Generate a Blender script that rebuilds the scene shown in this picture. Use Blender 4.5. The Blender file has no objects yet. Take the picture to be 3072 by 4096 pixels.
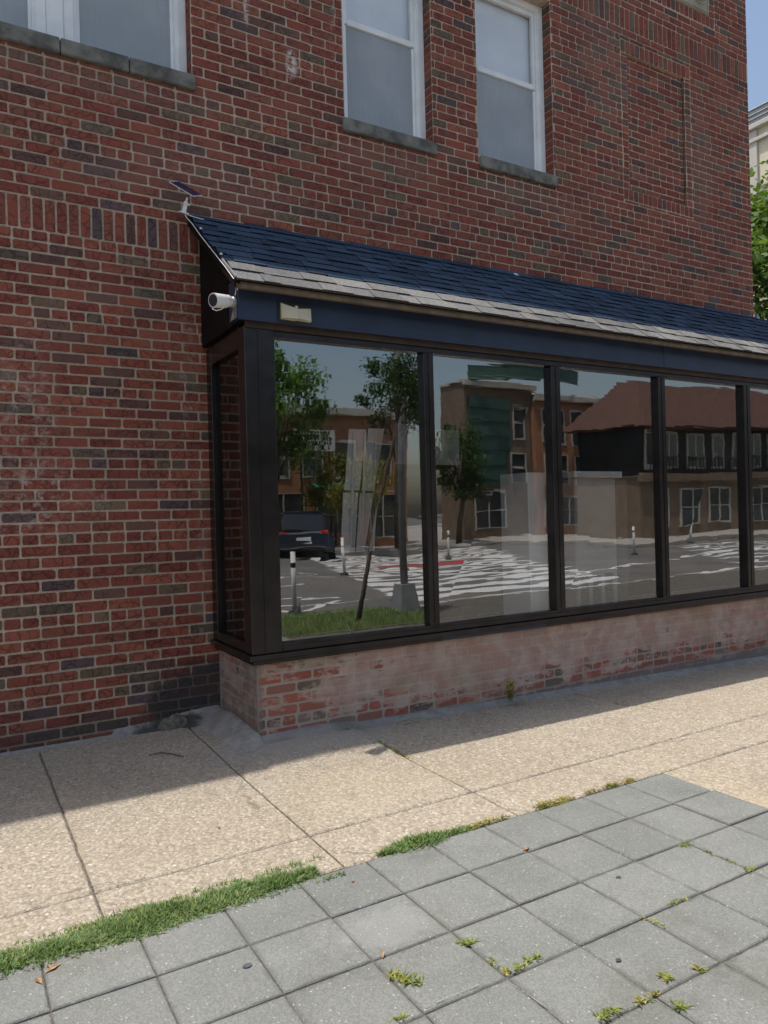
import bpy, math, random
from mathutils import Vector, Matrix, noise as mnoise
R = math.radians
sc = bpy.context.scene
col = sc.collection
rng = random.Random(7)

# ------------------------------------------------------------------ helpers
class MB:
    def __init__(s): s.v=[]; s.f=[]; s.m=[]; s.c=[]
    def face(s, pts, c=(1,1,1), m=0):
        n=len(s.v); s.v += [tuple(p) for p in pts]; s.f.append(tuple(range(n,n+len(pts)))); s.m.append(m); s.c.append(c)
    def grid(s, vs, fs, c=(1,1,1), m=0):
        n=len(s.v); s.v += [tuple(p) for p in vs]
        for f in fs: s.f.append(tuple(n+i for i in f)); s.m.append(m); s.c.append(c)
    def hexa(s, a, b, c=(1,1,1), m=0):      # two 4-point rings
        v=list(a)+list(b)
        s.grid(v,[(3,2,1,0),(4,5,6,7),(0,1,5,4),(1,2,6,5),(2,3,7,6),(3,0,4,7)],c,m)
    def box(s, x0,x1,y0,y1,z0,z1,c=(1,1,1),m=0,bv=0.0):
        if bv<=0:
            s.hexa([(x0,y0,z0),(x1,y0,z0),(x1,y1,z0),(x0,y1,z0)],[(x0,y0,z1),(x1,y0,z1),(x1,y1,z1),(x0,y1,z1)],c,m); return
        # chamfered box
        X=(x0,x1); Y=(y0,y1); Z=(z0,z1); P={}
        vs=[]
        for i in (0,1):
            for j in (0,1):
                for k in (0,1):
                    sx=1 if i==0 else -1; sy=1 if j==0 else -1; sz=1 if k==0 else -1
                    for ax in range(3):
                        p=[X[i],Y[j],Z[k]]
                        if ax!=0: p[0]+=sx*bv
                        if ax!=1: p[1]+=sy*bv
                        if ax!=2: p[2]+=sz*bv
                        P[(i,j,k,ax)]=len(vs); vs.append(tuple(p))
        fs=[]
        for i in (0,1): fs.append(tuple(P[(i,j,k,0)] for j,k in ((0,0),(0,1),(1,1),(1,0))))
        for j in (0,1): fs.append(tuple(P[(i,j,k,1)] for i,k in ((0,0),(1,0),(1,1),(0,1))))
        for k in (0,1): fs.append(tuple(P[(i,j,k,2)] for i,j in ((0,0),(0,1),(1,1),(1,0))))
        for i in (0,1):
            for j in (0,1):
                fs.append((P[(i,j,0,0)],P[(i,j,1,0)],P[(i,j,1,1)],P[(i,j,0,1)]))
        for i in (0,1):
            for k in (0,1):
                fs.append((P[(i,0,k,0)],P[(i,1,k,0)],P[(i,1,k,2)],P[(i,0,k,2)]))
        for j in (0,1):
            for k in (0,1):
                fs.append((P[(0,j,k,1)],P[(1,j,k,1)],P[(1,j,k,2)],P[(0,j,k,2)]))
        for i in (0,1):
            for j in (0,1):
                for k in (0,1): fs.append((P[(i,j,k,0)],P[(i,j,k,1)],P[(i,j,k,2)]))
        s.grid(vs,fs,c,m)
    def tube(s, pts, r, n=8, c=(1,1,1), m=0, caps=True):
        pts=[Vector(p) for p in pts]; rs=r if isinstance(r,(list,tuple)) else [r]*len(pts)
        vs=[]; 
        for i,p in enumerate(pts):
            d=(pts[min(i+1,len(pts)-1)]-pts[max(i-1,0)]).normalized()
            a=Vector((0,0,1)) if abs(d.z)<.9 else Vector((1,0,0))
            u=d.cross(a).normalized(); w=d.cross(u)
            for k in range(n):
                t=2*math.pi*k/n; vs.append(p+u*math.cos(t)*rs[i]+w*math.sin(t)*rs[i])
        fs=[]
        for i in range(len(pts)-1):
            for k in range(n):
                a=i*n+k; b=i*n+(k+1)%n; fs.append((a,b,b+n,a+n))
        if caps: fs.append(tuple(range(n-1,-1,-1))); fs.append(tuple((len(pts)-1)*n+k for k in range(n)))
        s.grid(vs,fs,c,m)
    def obox(s, o, u, v, w, c=(1,1,1), m=0):   # box from corner o with edge vectors
        o,u,v,w=map(Vector,(o,u,v,w))
        s.hexa([o,o+u,o+u+v,o+v],[o+w,o+u+w,o+u+v+w,o+v+w],c,m)
    def build(s, name, mats, parent=None, smooth=False, local=False):
        me=bpy.data.meshes.new(name); me.from_pydata(s.v,[],s.f)
        if not isinstance(mats,(list,tuple)): mats=[mats]
        for m in mats: me.materials.append(m)
        me.polygons.foreach_set('material_index', s.m)
        at=me.attributes.new('Col','FLOAT_COLOR','FACE')
        buf=[]
        for c in s.c: buf += [c[0],c[1],c[2],1.0]
        at.data.foreach_set('color', buf)
        if smooth: me.polygons.foreach_set('use_smooth',[True]*len(s.f))
        me.update()
        o=bpy.data.objects.new(name,me); col.objects.link(o)
        if parent is not None:
            o.parent=parent
            if not local and parent.parent is None: o.location = -parent.location
        return o

def recalc(o):
    import bmesh
    bm=bmesh.new(); bm.from_mesh(o.data); bmesh.ops.recalc_face_normals(bm,faces=bm.faces); bm.to_mesh(o.data); bm.free(); return o

def tag(o,label=None,cat=None,group=None,kind=None):
    if label: o['label']=label
    if cat: o['category']=cat
    if group: o['group']=group
    if kind: o['kind']=kind
    return o
def thing(name,label,cat,loc=(0,0,0),rz=0,group=None):
    o=bpy.data.objects.new(name,None); col.objects.link(o); o.location=loc; o.rotation_euler=(0,0,rz); o.empty_display_size=.2
    return tag(o,label,cat,group)
def copy_tree(o,parent=None):
    c=o.copy(); col.objects.link(c)
    if parent is not None: c.parent=parent
    for ch in list(o.children): copy_tree(ch,c)
    return c

# ------------------------------------------------------------------ materials
class NT:
    def __init__(s,name):
        s.mat=bpy.data.materials.new(name); s.mat.use_nodes=True; s.t=s.mat.node_tree; s.t.nodes.clear()
        s.out=s.t.nodes.new('ShaderNodeOutputMaterial')
        s.pos=s.n('ShaderNodeNewGeometry').outputs['Position']
    def n(s,typ,**kw):
        nd=s.t.nodes.new(typ)
        for k,v in kw.items(): setattr(nd,k,v)
        return nd
    def l(s,a,b): s.t.links.new(a,b)
    def put(s,sock,v):
        if isinstance(v,bpy.types.NodeSocket): s.l(v,sock)
        elif isinstance(v,(tuple,list)) and len(v)==3 and sock.type=='RGBA': sock.default_value=(*v,1)
        else: sock.default_value=v
    def math(s,op,a,b=0.0,c=None,clamp=False):
        nd=s.n('ShaderNodeMath',operation=op,use_clamp=clamp); s.put(nd.inputs[0],a); s.put(nd.inputs[1],b)
        if c is not None: s.put(nd.inputs[2],c)
        return nd.outputs[0]
    def mix(s,f,a,b,mode='MIX'):
        nd=s.n('ShaderNodeMix',data_type='RGBA',blend_type=mode); s.put(nd.inputs[0],f); s.put(nd.inputs[6],a); s.put(nd.inputs[7],b); return nd.outputs[2]
    def ramp(s,v,a,b,c=0.0,d=1.0):
        nd=s.n('ShaderNodeMapRange',interpolation_type='SMOOTHSTEP'); s.put(nd.inputs[0],v)
        nd.inputs[1].default_value=a; nd.inputs[2].default_value=b; nd.inputs[3].default_value=c; nd.inputs[4].default_value=d; return nd.outputs[0]
    def noise(s,scale,detail=3,rough=.55,vec=None,dist=0.0):
        nd=s.n('ShaderNodeTexNoise'); s.l(vec or s.pos,nd.inputs['Vector']); nd.inputs['Scale'].default_value=scale
        nd.inputs['Detail'].default_value=detail; nd.inputs['Roughness'].default_value=rough; nd.inputs['Distortion'].default_value=dist; return nd
    def voro(s,scale,feature='F1',vec=None,rand=1.0):
        nd=s.n('ShaderNodeTexVoronoi',feature=feature); s.l(vec or s.pos,nd.inputs['Vector']); nd.inputs['Scale'].default_value=scale
        nd.inputs['Randomness'].default_value=rand; return nd
    def scaled(s,v3,vec=None,off=(0,0,0)):
        nd=s.n('ShaderNodeMapping'); s.l(vec or s.pos,nd.inputs[0]); nd.inputs[1].default_value=off; nd.inputs[3].default_value=v3; return nd.outputs[0]
    def blob(s,c,r,soft=.6,warp=.35,ws=5):   # 0..1 soft ellipsoid with a ragged edge
        sub=s.n('ShaderNodeVectorMath',operation='SUBTRACT'); s.l(s.pos,sub.inputs[0]); sub.inputs[1].default_value=c
        dv=s.n('ShaderNodeVectorMath',operation='DIVIDE'); s.l(sub.outputs[0],dv.inputs[0]); dv.inputs[1].default_value=r
        ln=s.n('ShaderNodeVectorMath',operation='LENGTH'); s.l(dv.outputs[0],ln.inputs[0])
        nz=s.noise(ws,4,.65).outputs[0]
        d=s.math('ADD',ln.outputs['Value'],s.math('MULTIPLY',s.math('SUBTRACT',nz,.5),warp*4))
        return s.ramp(d,1-soft,1.0,1.0,0.0)
    def attr(s): 
        nd=s.n('ShaderNodeAttribute'); nd.attribute_name='Col'; return nd.outputs['Color']
    def bump(s,h,strength=.5,dist=.01,normal=None):
        nd=s.n('ShaderNodeBump'); s.l(h,nd.inputs['Height']); nd.inputs['Strength'].default_value=strength; nd.inputs['Distance'].default_value=dist
        if normal: s.l(normal,nd.inputs['Normal'])
        return nd.outputs[0]
    def pbr(s,color,rough=.8,normal=None,metal=0.0,spec=.5,coat=0.0):
        p=s.n('ShaderNodeBsdfPrincipled'); s.put(p.inputs['Base Color'],color); s.put(p.inputs['Roughness'],rough); p.inputs['Metallic'].default_value=metal
        s.put(p.inputs['Specular IOR Level'],spec); p.inputs['Coat Weight'].default_value=coat; p.inputs['Coat Roughness'].default_value=.08
        if normal: s.l(normal,p.inputs['Normal'])
        s.l(p.outputs[0],s.out.inputs[0]); return p

M={}
def simple(name,c,rough=.7,metal=0.0,nscale=12,var=.18,bump=.15,spec=.5,coat=0.0):
    t=NT(name); nz=t.noise(nscale,4).outputs[0]
    c2=t.mix(t.ramp(nz,.3,.7),tuple(x*(1-var) for x in c),tuple(min(1,x*(1+var)) for x in c))
    t.pbr(c2,rough,t.bump(nz,bump,.004) if bump else None,metal,spec,coat); M[name]=t.mat; return t.mat

# brick of the main wall
def brick_mat():
    t=NT('wall_brick'); c=t.attr()
    big=t.noise(3.0,3).outputs[0]; fine=t.noise(60,5,.7).outputs[0]
    warp=t.noise(14,3); wv=t.n('ShaderNodeVectorMath',operation='MULTIPLY_ADD'); t.l(warp.outputs['Color'],wv.inputs[0]); wv.inputs[1].default_value=(.06,.06,.06); t.l(t.pos,wv.inputs[2])
    ed=t.voro(17,'DISTANCE_TO_EDGE',wv.outputs[0]).outputs[0]
    crack=t.math('MULTIPLY',t.ramp(ed,.0,.10,1,0),t.ramp(t.noise(5,2).outputs[0],.36,.52))
    col_=t.mix(t.ramp(fine,.3,.75,0,.6),c,t.mix(1.0,c,(.52,.47,.47),'MULTIPLY'))
    col_=t.mix(t.math('MULTIPLY',crack,.62),col_,t.mix(1.0,c,(.25,.23,.24),'MULTIPLY'))
    mot=t.noise(9,4,.6).outputs[0]
    col_=t.mix(t.ramp(mot,.55,.75,0,.35),col_,(.16,.115,.085))
    col_=t.mix(t.ramp(mot,.25,.42,.22,0),col_,t.mix(1.0,c,(.55,.5,.55),'MULTIPLY'))
    # weathering with shapes of its own
    speck=t.ramp(t.noise(30,5,.78).outputs[0],.44,.60); soft=t.ramp(t.noise(17,5,.72).outputs[0],.46,.74,0,.62)
    for cc,rr,am in (((.44,5.08,2.05),(.22,1,.75),.75),((.35,5.08,1.52),(.62,1,.26),.85),((2.268,5.08,4.80),(.06,1,.17),3.0),((1.93,5.08,5.1),(.035,1,.16),2.5),((2.62,5.08,5.2),(.03,1,.5),.9),((5.05,5.08,4.15),(.2,1,.25),.4),((4.2,5.08,4.0),(.3,1,.1),.35),((1.42,5.08,2.55),(.09,1,.8),.6),((1.50,5.08,1.2),(.06,1,.9),.5),((7.4,5.08,6.45),(.05,1,.35),.5)):
        b=t.blob(cc,rr,.7,.3,9)
        col_=t.mix(t.math('MULTIPLY',b,t.math('MULTIPLY',speck if am>1.2 else soft,am,clamp=True),clamp=True),col_,(.62,.55,.51))
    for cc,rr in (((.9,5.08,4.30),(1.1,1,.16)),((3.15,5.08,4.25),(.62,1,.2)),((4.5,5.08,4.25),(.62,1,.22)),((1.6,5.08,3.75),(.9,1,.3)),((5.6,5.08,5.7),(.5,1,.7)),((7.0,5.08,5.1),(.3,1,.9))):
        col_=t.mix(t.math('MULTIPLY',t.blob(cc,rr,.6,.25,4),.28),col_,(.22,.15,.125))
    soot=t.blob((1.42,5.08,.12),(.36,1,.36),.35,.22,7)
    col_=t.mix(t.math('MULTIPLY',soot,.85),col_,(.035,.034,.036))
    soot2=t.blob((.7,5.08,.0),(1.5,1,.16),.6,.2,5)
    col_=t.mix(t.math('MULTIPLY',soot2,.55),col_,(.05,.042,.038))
    h=t.math('ADD',t.math('MULTIPLY',fine,.6),t.math('MULTIPLY',crack,-1.0))
    h=t.math('ADD',h,t.math('MULTIPLY',t.noise(25,3).outputs[0],1.2))
    t.pbr(col_,.82,t.bump(h,.55,.006),spec=.35); M['brick']=t.mat
    # mortar
    t=NT('mortar'); f=t.noise(45,5,.7).outputs[0]; g=t.noise(1.5,3).outputs[0]
    c2=t.mix(t.ramp(f,.3,.7),(.43,.32,.24),(.64,.50,.385)); c2=t.mix(t.ramp(g,.35,.65,0,.35),c2,(.22,.17,.14))
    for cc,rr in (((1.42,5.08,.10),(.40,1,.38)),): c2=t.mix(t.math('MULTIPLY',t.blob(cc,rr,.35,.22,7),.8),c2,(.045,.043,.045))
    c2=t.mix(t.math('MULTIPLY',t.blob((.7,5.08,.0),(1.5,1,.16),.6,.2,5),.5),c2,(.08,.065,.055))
    t.pbr(c2,.95,t.bump(f,.8,.006),spec=.2); M['mortar']=t.mat
brick_mat()
def base_mats():
    for nm,key in (('plinth_brick','pbrick'),('plinth_mortar','pmortar')):
        t=NT(nm); c=t.attr() if key=='pbrick' else (.40,.325,.275)
        fine=t.noise(55,5,.7).outputs[0]
        w1=t.noise(4.5,5,.7,vec=t.scaled((1,1,2.2))).outputs[0]; 
        # lime smears cover the middle and the upper courses most
        sx=t.n('ShaderNodeSeparateXYZ'); t.l(t.pos,sx.inputs[0])
        hz=t.ramp(sx.outputs[2],.0,.30,-.15,.06); hx=t.ramp(sx.outputs[0],1.7,2.9,-.10,.05)
        k=t.math('ADD',t.math('ADD',w1,hz),hx)
        wash=t.ramp(k,.40,.50,.10,.95)
        tone=t.mix(t.ramp(t.noise(7,4).outputs[0],.35,.65),(.46,.30,.245),(.56,.44,.365))
        tone=t.mix(t.ramp(t.noise(2.2,3).outputs[0],.5,.7,0,.5),tone,(.36,.27,.17))
        cc=t.mix(t.ramp(fine,.3,.75,0,.5),c,t.mix(1.0,c,(.6,.5,.5),'MULTIPLY')) if key=='pbrick' else c
        cc=t.mix(t.math('MULTIPLY',wash,.82 if key=='pbrick' else .8),cc,tone)
        gr=t.ramp(t.math('ADD',sx.outputs[2],t.math('MULTIPLY',t.noise(9,4).outputs[0],.12)),.02,.12,.85,0)
        # left return is skimmed with grey cement
        skim=t.math('MULTIPLY',t.ramp(sx.outputs[0],1.62,1.64,1,0),t.ramp(t.math('ADD',t.noise(3.5,4,vec=t.scaled((1,1,.6))).outputs[0],t.ramp(sx.outputs[2],0,.5,.2,-.02)),.40,.62,.35,1))
        cc=t.mix(gr,cc,(.20,.19,.175)); cc=t.mix(t.math('MULTIPLY',skim,.62),cc,t.mix(t.ramp(t.noise(14,4,vec=t.scaled((1,1,.3))).outputs[0],.35,.65),(.135,.12,.105),(.22,.20,.175)))
        spots=t.ramp(t.noise(22,4,.8).outputs[0],.66,.72); cc=t.mix(t.math('MULTIPLY',spots,.5),cc,(.06,.028,.04))
        t.pbr(cc,.92,t.bump(t.math('ADD',fine,t.noise(20,4).outputs[0]),.7,.006),spec=.2); M[key]=t.mat
base_mats()

def concrete_mats():
    t=NT('exposed_aggregate'); 
    v=t.voro(78); peb=t.n('ShaderNodeValToRGB'); t.l(v.outputs['Color'],peb.inputs[0])
    cr=peb.color_ramp; cr.elements[0].position=.0; cr.elements[0].color=(.25,.215,.18,1); cr.elements[1].position=1; cr.elements[1].color=(.74,.68,.60,1)
    for p,c in ((.3,(.37,.315,.24)),(.6,(.465,.40,.305)),(.85,(.54,.48,.39))): e=cr.elements.new(p); e.color=(*c,1)
    d=v.outputs['Distance']; gap=t.ramp(d,.42,.72)
    c=t.mix(t.math('MULTIPLY',gap,.45),peb.outputs[0],(.31,.265,.22))
    f=t.noise(160,3,.7).outputs[0]; c=t.mix(t.ramp(t.noise(5,5,.75).outputs[0],.56,.70,0,.4),c,t.mix(1.0,c,(.66,.63,.58),'MULTIPLY')); c=t.mix(t.ramp(f,.35,.65,0,.3),c,t.mix(1.0,c,(.7,.68,.66),'MULTIPLY'))
    g=t.noise(1.3,4,.6).outputs[0]; c=t.mix(t.ramp(g,.42,.68,0,.35),c,t.mix(1.0,c,(.80,.76,.70),'MULTIPLY'))
    c=t.mix(t.ramp(t.noise(.7,3).outputs[0],.5,.7,0,.22),c,(.50,.40,.25))
    sx=t.n('ShaderNodeSeparateXYZ'); t.l(t.pos,sx.inputs[0])
    grime_shade=t.ramp(t.math('ADD',sx.outputs[1],t.math('MULTIPLY',t.noise(2.5,4).outputs[0],.5)),3.7,4.5,0,.45)  # grime towards the wall, with the building's cool shade painted into the tint
    c=t.mix(grime_shade,c,t.mix(1.0,c,(.52,.56,.60),'MULTIPLY'))
    wv=t.n('ShaderNodeVectorMath',operation='MULTIPLY_ADD'); t.l(t.noise(2.5,4,.6).outputs['Color'],wv.inputs[0]); wv.inputs[1].default_value=(.35,.35,.35); t.l(t.pos,wv.inputs[2])
    ce=t.voro(.55,'DISTANCE_TO_EDGE',wv.outputs[0]).outputs[0]; ck=t.math('MULTIPLY',t.ramp(ce,.0,.006,1,0),t.ramp(t.noise(.9,2).outputs[0],.5,.6)); c=t.mix(t.math('MULTIPLY',ck,.6),c,(.12,.10,.08))
    st=t.ramp(t.noise(1.9,5,.75).outputs[0],.58,.72,0,.38); c=t.mix(st,c,t.mix(1.0,c,(.60,.57,.52),'MULTIPLY'))
    oil=t.ramp(t.noise(6.5,3,.6).outputs[0],.70,.74,0,.45); c=t.mix(oil,c,t.mix(1.0,c,(.5,.48,.45),'MULTIPLY'))
    cem=t.math('MULTIPLY',t.blob((1.85,4.25,0),(.75,.38,1),.5,.22,5),.6); c=t.mix(cem,c,(.27,.265,.25))
    t.pbr(c,.85,t.bump(t.math('ADD',t.math('MULTIPLY',gap,-1.1),t.math('MULTIPLY',f,.5)),.45,.006),spec=.3); M['agg']=t.mat
    t=NT('cement_skim'); n1=t.noise(12,5,.65).outputs[0]; f=t.noise(90,4,.7).outputs[0]
    c=t.mix(t.ramp(n1,.3,.7),(.20,.195,.185),(.32,.31,.29)); c=t.mix(t.ramp(t.noise(3,4,.7).outputs[0],.5,.68,0,.6),c,(.11,.10,.09))
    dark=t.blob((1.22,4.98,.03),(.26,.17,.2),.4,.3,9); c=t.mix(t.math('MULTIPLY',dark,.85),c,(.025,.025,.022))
    t.pbr(c,.9,t.bump(t.math('ADD',n1,f),.6,.008),spec=.25); M['cement']=t.mat
    t=NT('grey_paver'); c=t.attr()
    v=t.voro(75); pick=t.n('ShaderNodeSeparateColor'); t.l(v.outputs['Color'],pick.inputs[0]); sp=t.ramp(t.math('ADD',v.outputs['Distance'],t.math('MULTIPLY',pick.outputs[1],.22)),.16,.36,1,0)
    sp=t.math('MULTIPLY',sp,t.ramp(pick.outputs[0],.35,.9))
    v2=t.voro(210); pk2=t.n('ShaderNodeSeparateColor'); t.l(v2.outputs['Color'],pk2.inputs[0]); tone=t.ramp(pk2.outputs[1],.0,1.0,.84,1.13)
    tv=t.n('ShaderNodeVectorMath',operation='SCALE'); t.l(c,tv.inputs[0]); t.l(tone,tv.inputs[3])
    cc=t.mix(t.ramp(t.noise(3,4,.6).outputs[0],.4,.65,0,.4),tv.outputs[0],t.mix(1.0,tv.outputs[0],(.72,.75,.76),'MULTIPLY'))
    sx=t.n('ShaderNodeSeparateXYZ'); t.l(t.pos,sx.inputs[0])
    def jd(sock,org,step):
        q=t.math('FRACT',t.math('DIVIDE',t.math('ADD',t.math('SUBTRACT',sock,org),step*60),step)); return t.math('MINIMUM',q,t.math('SUBTRACT',1.0,q))
    dj=t.math('MINIMUM',jd(sx.outputs[0],.2175,.3015),jd(sx.outputs[1],2.65,.2967))
    dj=t.math('SUBTRACT',dj,t.math('MULTIPLY',t.math('SUBTRACT',t.noise(10,4,.7).outputs[0],.47),.22))
    cc=t.mix(t.ramp(dj,.0,.055,.34,0),cc,(.085,.083,.070))
    cc=t.mix(t.ramp(t.noise(1.1,5,.7).outputs[0],.50,.66,0,.55),cc,t.mix(1.0,cc,(.70,.68,.63),'MULTIPLY')); cc=t.mix(t.ramp(t.noise(11,5,.75).outputs[0],.60,.72,0,.45),cc,t.mix(1.0,cc,(.55,.55,.52),'MULTIPLY'))
    cc=t.mix(t.math('MULTIPLY',t.blob((1.25,2.2,0),(.22,.14,1),.6,.3,14),.35),cc,(.36,.36,.345))
    cc=t.mix(t.math('MULTIPLY',sp,.7),cc,(.52,.53,.50))
    t.pbr(cc,.85,t.bump(t.math('ADD',t.noise(150,4,.7).outputs[0],t.noise(40,4,.7).outputs[0]),.8,.004),spec=.25); M['paver']=t.mat
    t=NT('asphalt'); f=t.noise(70,4,.7).outputs[0]; c=t.mix(t.ramp(f,.3,.7),(.085,.08,.076),(.16,.15,.14)); c=t.mix(t.ramp(t.noise(.35,4).outputs[0],.4,.65),c,(.17,.15,.13))
    t.pbr(c,.9,t.bump(f,.4,.01)); M['asphalt']=t.mat
    t=NT('worn_road_paint'); f=t.noise(25,5,.75).outputs[0]; c=t.mix(t.ramp(f,.35,.6,.0,.8),(.86,.84,.80),(.55,.53,.50)); t.pbr(c,.7); M['paint']=t.mat
concrete_mats()

def shingle_mat():
    t=NT('roof_shingle'); c=t.attr(); v=t.voro(260); s_=t.n('ShaderNodeSeparateColor'); t.l(v.outputs['Color'],s_.inputs[0])
    tone=t.ramp(s_.outputs[0],0,1,.55,1.5); tv=t.n('ShaderNodeVectorMath',operation='SCALE'); t.l(c,tv.inputs[0]); t.l(tone,tv.inputs[3])
    cc=t.mix(t.ramp(t.noise(5,4).outputs[0],.35,.7,0,.35),tv.outputs[0],t.mix(1.0,tv.outputs[0],(.7,.72,.75),'MULTIPLY'))
    t.pbr(cc,.9,t.bump(t.noise(220,3,.7).outputs[0],.5,.003),spec=.04); M['shingle']=t.mat
shingle_mat()

def glass_mat(name,refl,tint,wav,wscale,k=1.0):
    t=NT(name)
    lw=t.n('ShaderNodeLayerWeight'); lw.inputs['Blend'].default_value=.5
    f=t.math('ADD',t.math('MULTIPLY_ADD',t.math('POWER',lw.outputs['Facing'],5.0),1.0,.05),refl,clamp=True)
    n1=t.noise(wscale,1,.4,vec=t.scaled((.8,1.0,1.1))).outputs[0]; n2=t.noise(wscale*4,2,.5,vec=t.scaled((.7,1,4.5))).outputs[0]
    h=t.math('ADD',n1,t.math('MULTIPLY',n2,.042))
    gl=t.n('ShaderNodeBsdfGlossy'); gl.inputs['Roughness'].default_value=.012; gl.inputs['Color'].default_value=(.97*k,.99*k,1.0*k,1)
    t.l(t.bump(h,1.0,wav),gl.inputs['Normal'])
    tr=t.n('ShaderNodeBsdfTransparent'); tr.inputs[0].default_value=(*tint,1)
    df=t.n('ShaderNodeBsdfDiffuse'); dust=t.noise(16,5,.8).outputs[0]; df.inputs[0].default_value=(.30,.29,.27,1)
    mx=t.n('ShaderNodeMixShader'); t.l(f,mx.inputs[0]); t.l(tr.outputs[0],mx.inputs[1]); t.l(gl.outputs[0],mx.inputs[2])
    m2=t.n('ShaderNodeMixShader'); t.l(t.ramp(dust,.45,.8,.003,.03),m2.inputs[0]); t.l(mx.outputs[0],m2.inputs[1]); t.l(df.outputs[0],m2.inputs[2])
    t.l(m2.outputs[0],t.out.inputs[0]); M[name]=t.mat; return t.mat
glass_mat('shop_glass',.235,(.78,.77,.75),.0062,.62)
glass_mat('side_glass',.03,(.36,.35,.34),.002,1.2,.55)
glass_mat('window_glass',.12,(.98,.99,1.0),.004,1.5)
def screen_mat():
    t=NT('insect_screen'); tr=t.n('ShaderNodeBsdfTransparent'); df=t.n('ShaderNodeBsdfDiffuse'); 
    c=t.mix(t.ramp(t.noise(3,4).outputs[0],.35,.65),(.40,.45,.49),(.46,.51,.55)); wv=t.noise(1,2,.5,vec=t.scaled((160,160,5))).outputs[0]; c=t.mix(t.ramp(wv,.4,.6,0,.35),c,(.38,.40,.42)); t.l(c,df.inputs[0])
    mx=t.n('ShaderNodeMixShader'); mx.inputs[0].default_value=.74; t.l(tr.outputs[0],mx.inputs[1]); t.l(df.outputs[0],mx.inputs[2]); t.l(mx.outputs[0],t.out.inputs[0]); M['screen']=t.mat
screen_mat()
simple('white_vinyl',(.82,.84,.84),.45,nscale=6,var=.06,bump=.03)
simple('blind',(.88,.89,.88),.8,nscale=3,var=.06,bump=.1)
simple('sill_stone',(.17,.165,.145),.9,nscale=9,var=.42,bump=.5,spec=.2)
simple('carved_stone',(.36,.33,.26),.9,nscale=8,var=.15,bump=.4,spec=.2)
simple('navy_paint',(.016,.030,.066),.42,nscale=5,var=.16,bump=.05)
simple('bronze_frame',(.042,.036,.036),.26,nscale=7,var=.2,bump=.03,metal=.75)
simple('dark_wood',(.011,.008,.007),.8,nscale=8,var=.3,bump=.2,spec=.08)
simple('brown_trim',(.045,.027,.02),.6,nscale=10,var=.3,bump=.2)
simple('tan_wood',(.15,.105,.065),.75,nscale=14,var=.25,bump=.2)
simple('interior',(.10,.095,.09),.9,nscale=2,var=.25,bump=.05)
simple('white_plastic',(.76,.76,.74),.35,nscale=20,var=.03,bump=0)
simple('cream_plastic',(.62,.55,.40),.35,nscale=20,var=.03,bump=0)
simple('black_plastic',(.02,.02,.022),.4,nscale=20,var=.05,bump=0)
simple('solar_cell',(.012,.015,.06),.15,nscale=60,var=.3,bump=0,coat=.8)
simple('grey_metal',(.30,.31,.32),.45,nscale=9,var=.12,bump=.05,metal=.3)
simple('appliance_grey',(.82,.84,.85),.5,nscale=3,var=.1,bump=.03)
simple('cooler_grey',(.42,.42,.40),.5,nscale=3,var=.12,bump=.03)
simple('board_grey',(.26,.26,.26),.7,nscale=3,var=.15,bump=.05)
simple('paper_white',(.72,.71,.70),.8,nscale=4,var=.08,bump=.15)
simple('dark_timber',(.05,.04,.032),.8,nscale=30,var=.3,bump=.4)
simple('soil',(.125,.11,.09),1.0,nscale=30,var=.35,bump=.6)
simple('kerb_concrete',(.36,.33,.29),.9,nscale=20,var=.18,bump=.3)
simple('dry_leaf',(.36,.20,.09),.8,nscale=60,var=.4,bump=0)
simple('gum_spot',(.075,.08,.085),.7,nscale=60,var=.3,bump=0)
simple('metal_dark',(.03,.03,.032),.45,nscale=9,var=.2,bump=.1,metal=.5)
simple('flex_post_white',(.75,.74,.72),.5,nscale=20,var=.05,bump=0)
simple('red_paint',(.45,.05,.05),.7,nscale=10,var=.15,bump=0)
simple('car_blue',(.02,.035,.06),.2,nscale=3,var=.05,bump=0,coat=1.0,metal=.3)
simple('car_black',(.012,.012,.014),.2,nscale=3,var=.05,bump=0,coat=1.0)
simple('car_glass',(.01,.012,.014),.06,nscale=3,var=.05,bump=0,coat=1.0)
simple('tyre_rubber',(.018,.018,.018),.8,nscale=30,var=.1,bump=.1)
simple('alloy',(.5,.5,.5),.3,nscale=30,var=.05,bump=0,metal=.9)
simple('tail_red',(.5,.02,.02),.25,nscale=3,var=.05,bump=0)
simple('far_glass',(.04,.05,.055),.08,nscale=2,var=.3,bump=0,coat=1.0)
simple('tan_stone',(.20,.145,.10),.85,nscale=3,var=.15,bump=.3)
simple('cream_stucco',(.66,.60,.46),.9,nscale=1.2,var=.05,bump=.05)
simple('cream_brick',(.52,.42,.27),.9,nscale=2,var=.1,bump=.05)
simple('pale_trim',(.50,.47,.41),.7,nscale=2,var=.05,bump=.05)
simple('green_panel',(.05,.11,.085),.5,nscale=2,var=.15,bump=.05)
simple('green_canvas',(.02,.30,.20),.8,nscale=4,var=.1,bump=.1)
simple('roof_tile_brown',(.105,.048,.034),.85,nscale=9,var=.25,bump=.6)
simple('bark',(.10,.075,.055),.95,nscale=22,var=.4,bump=.9)
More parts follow.
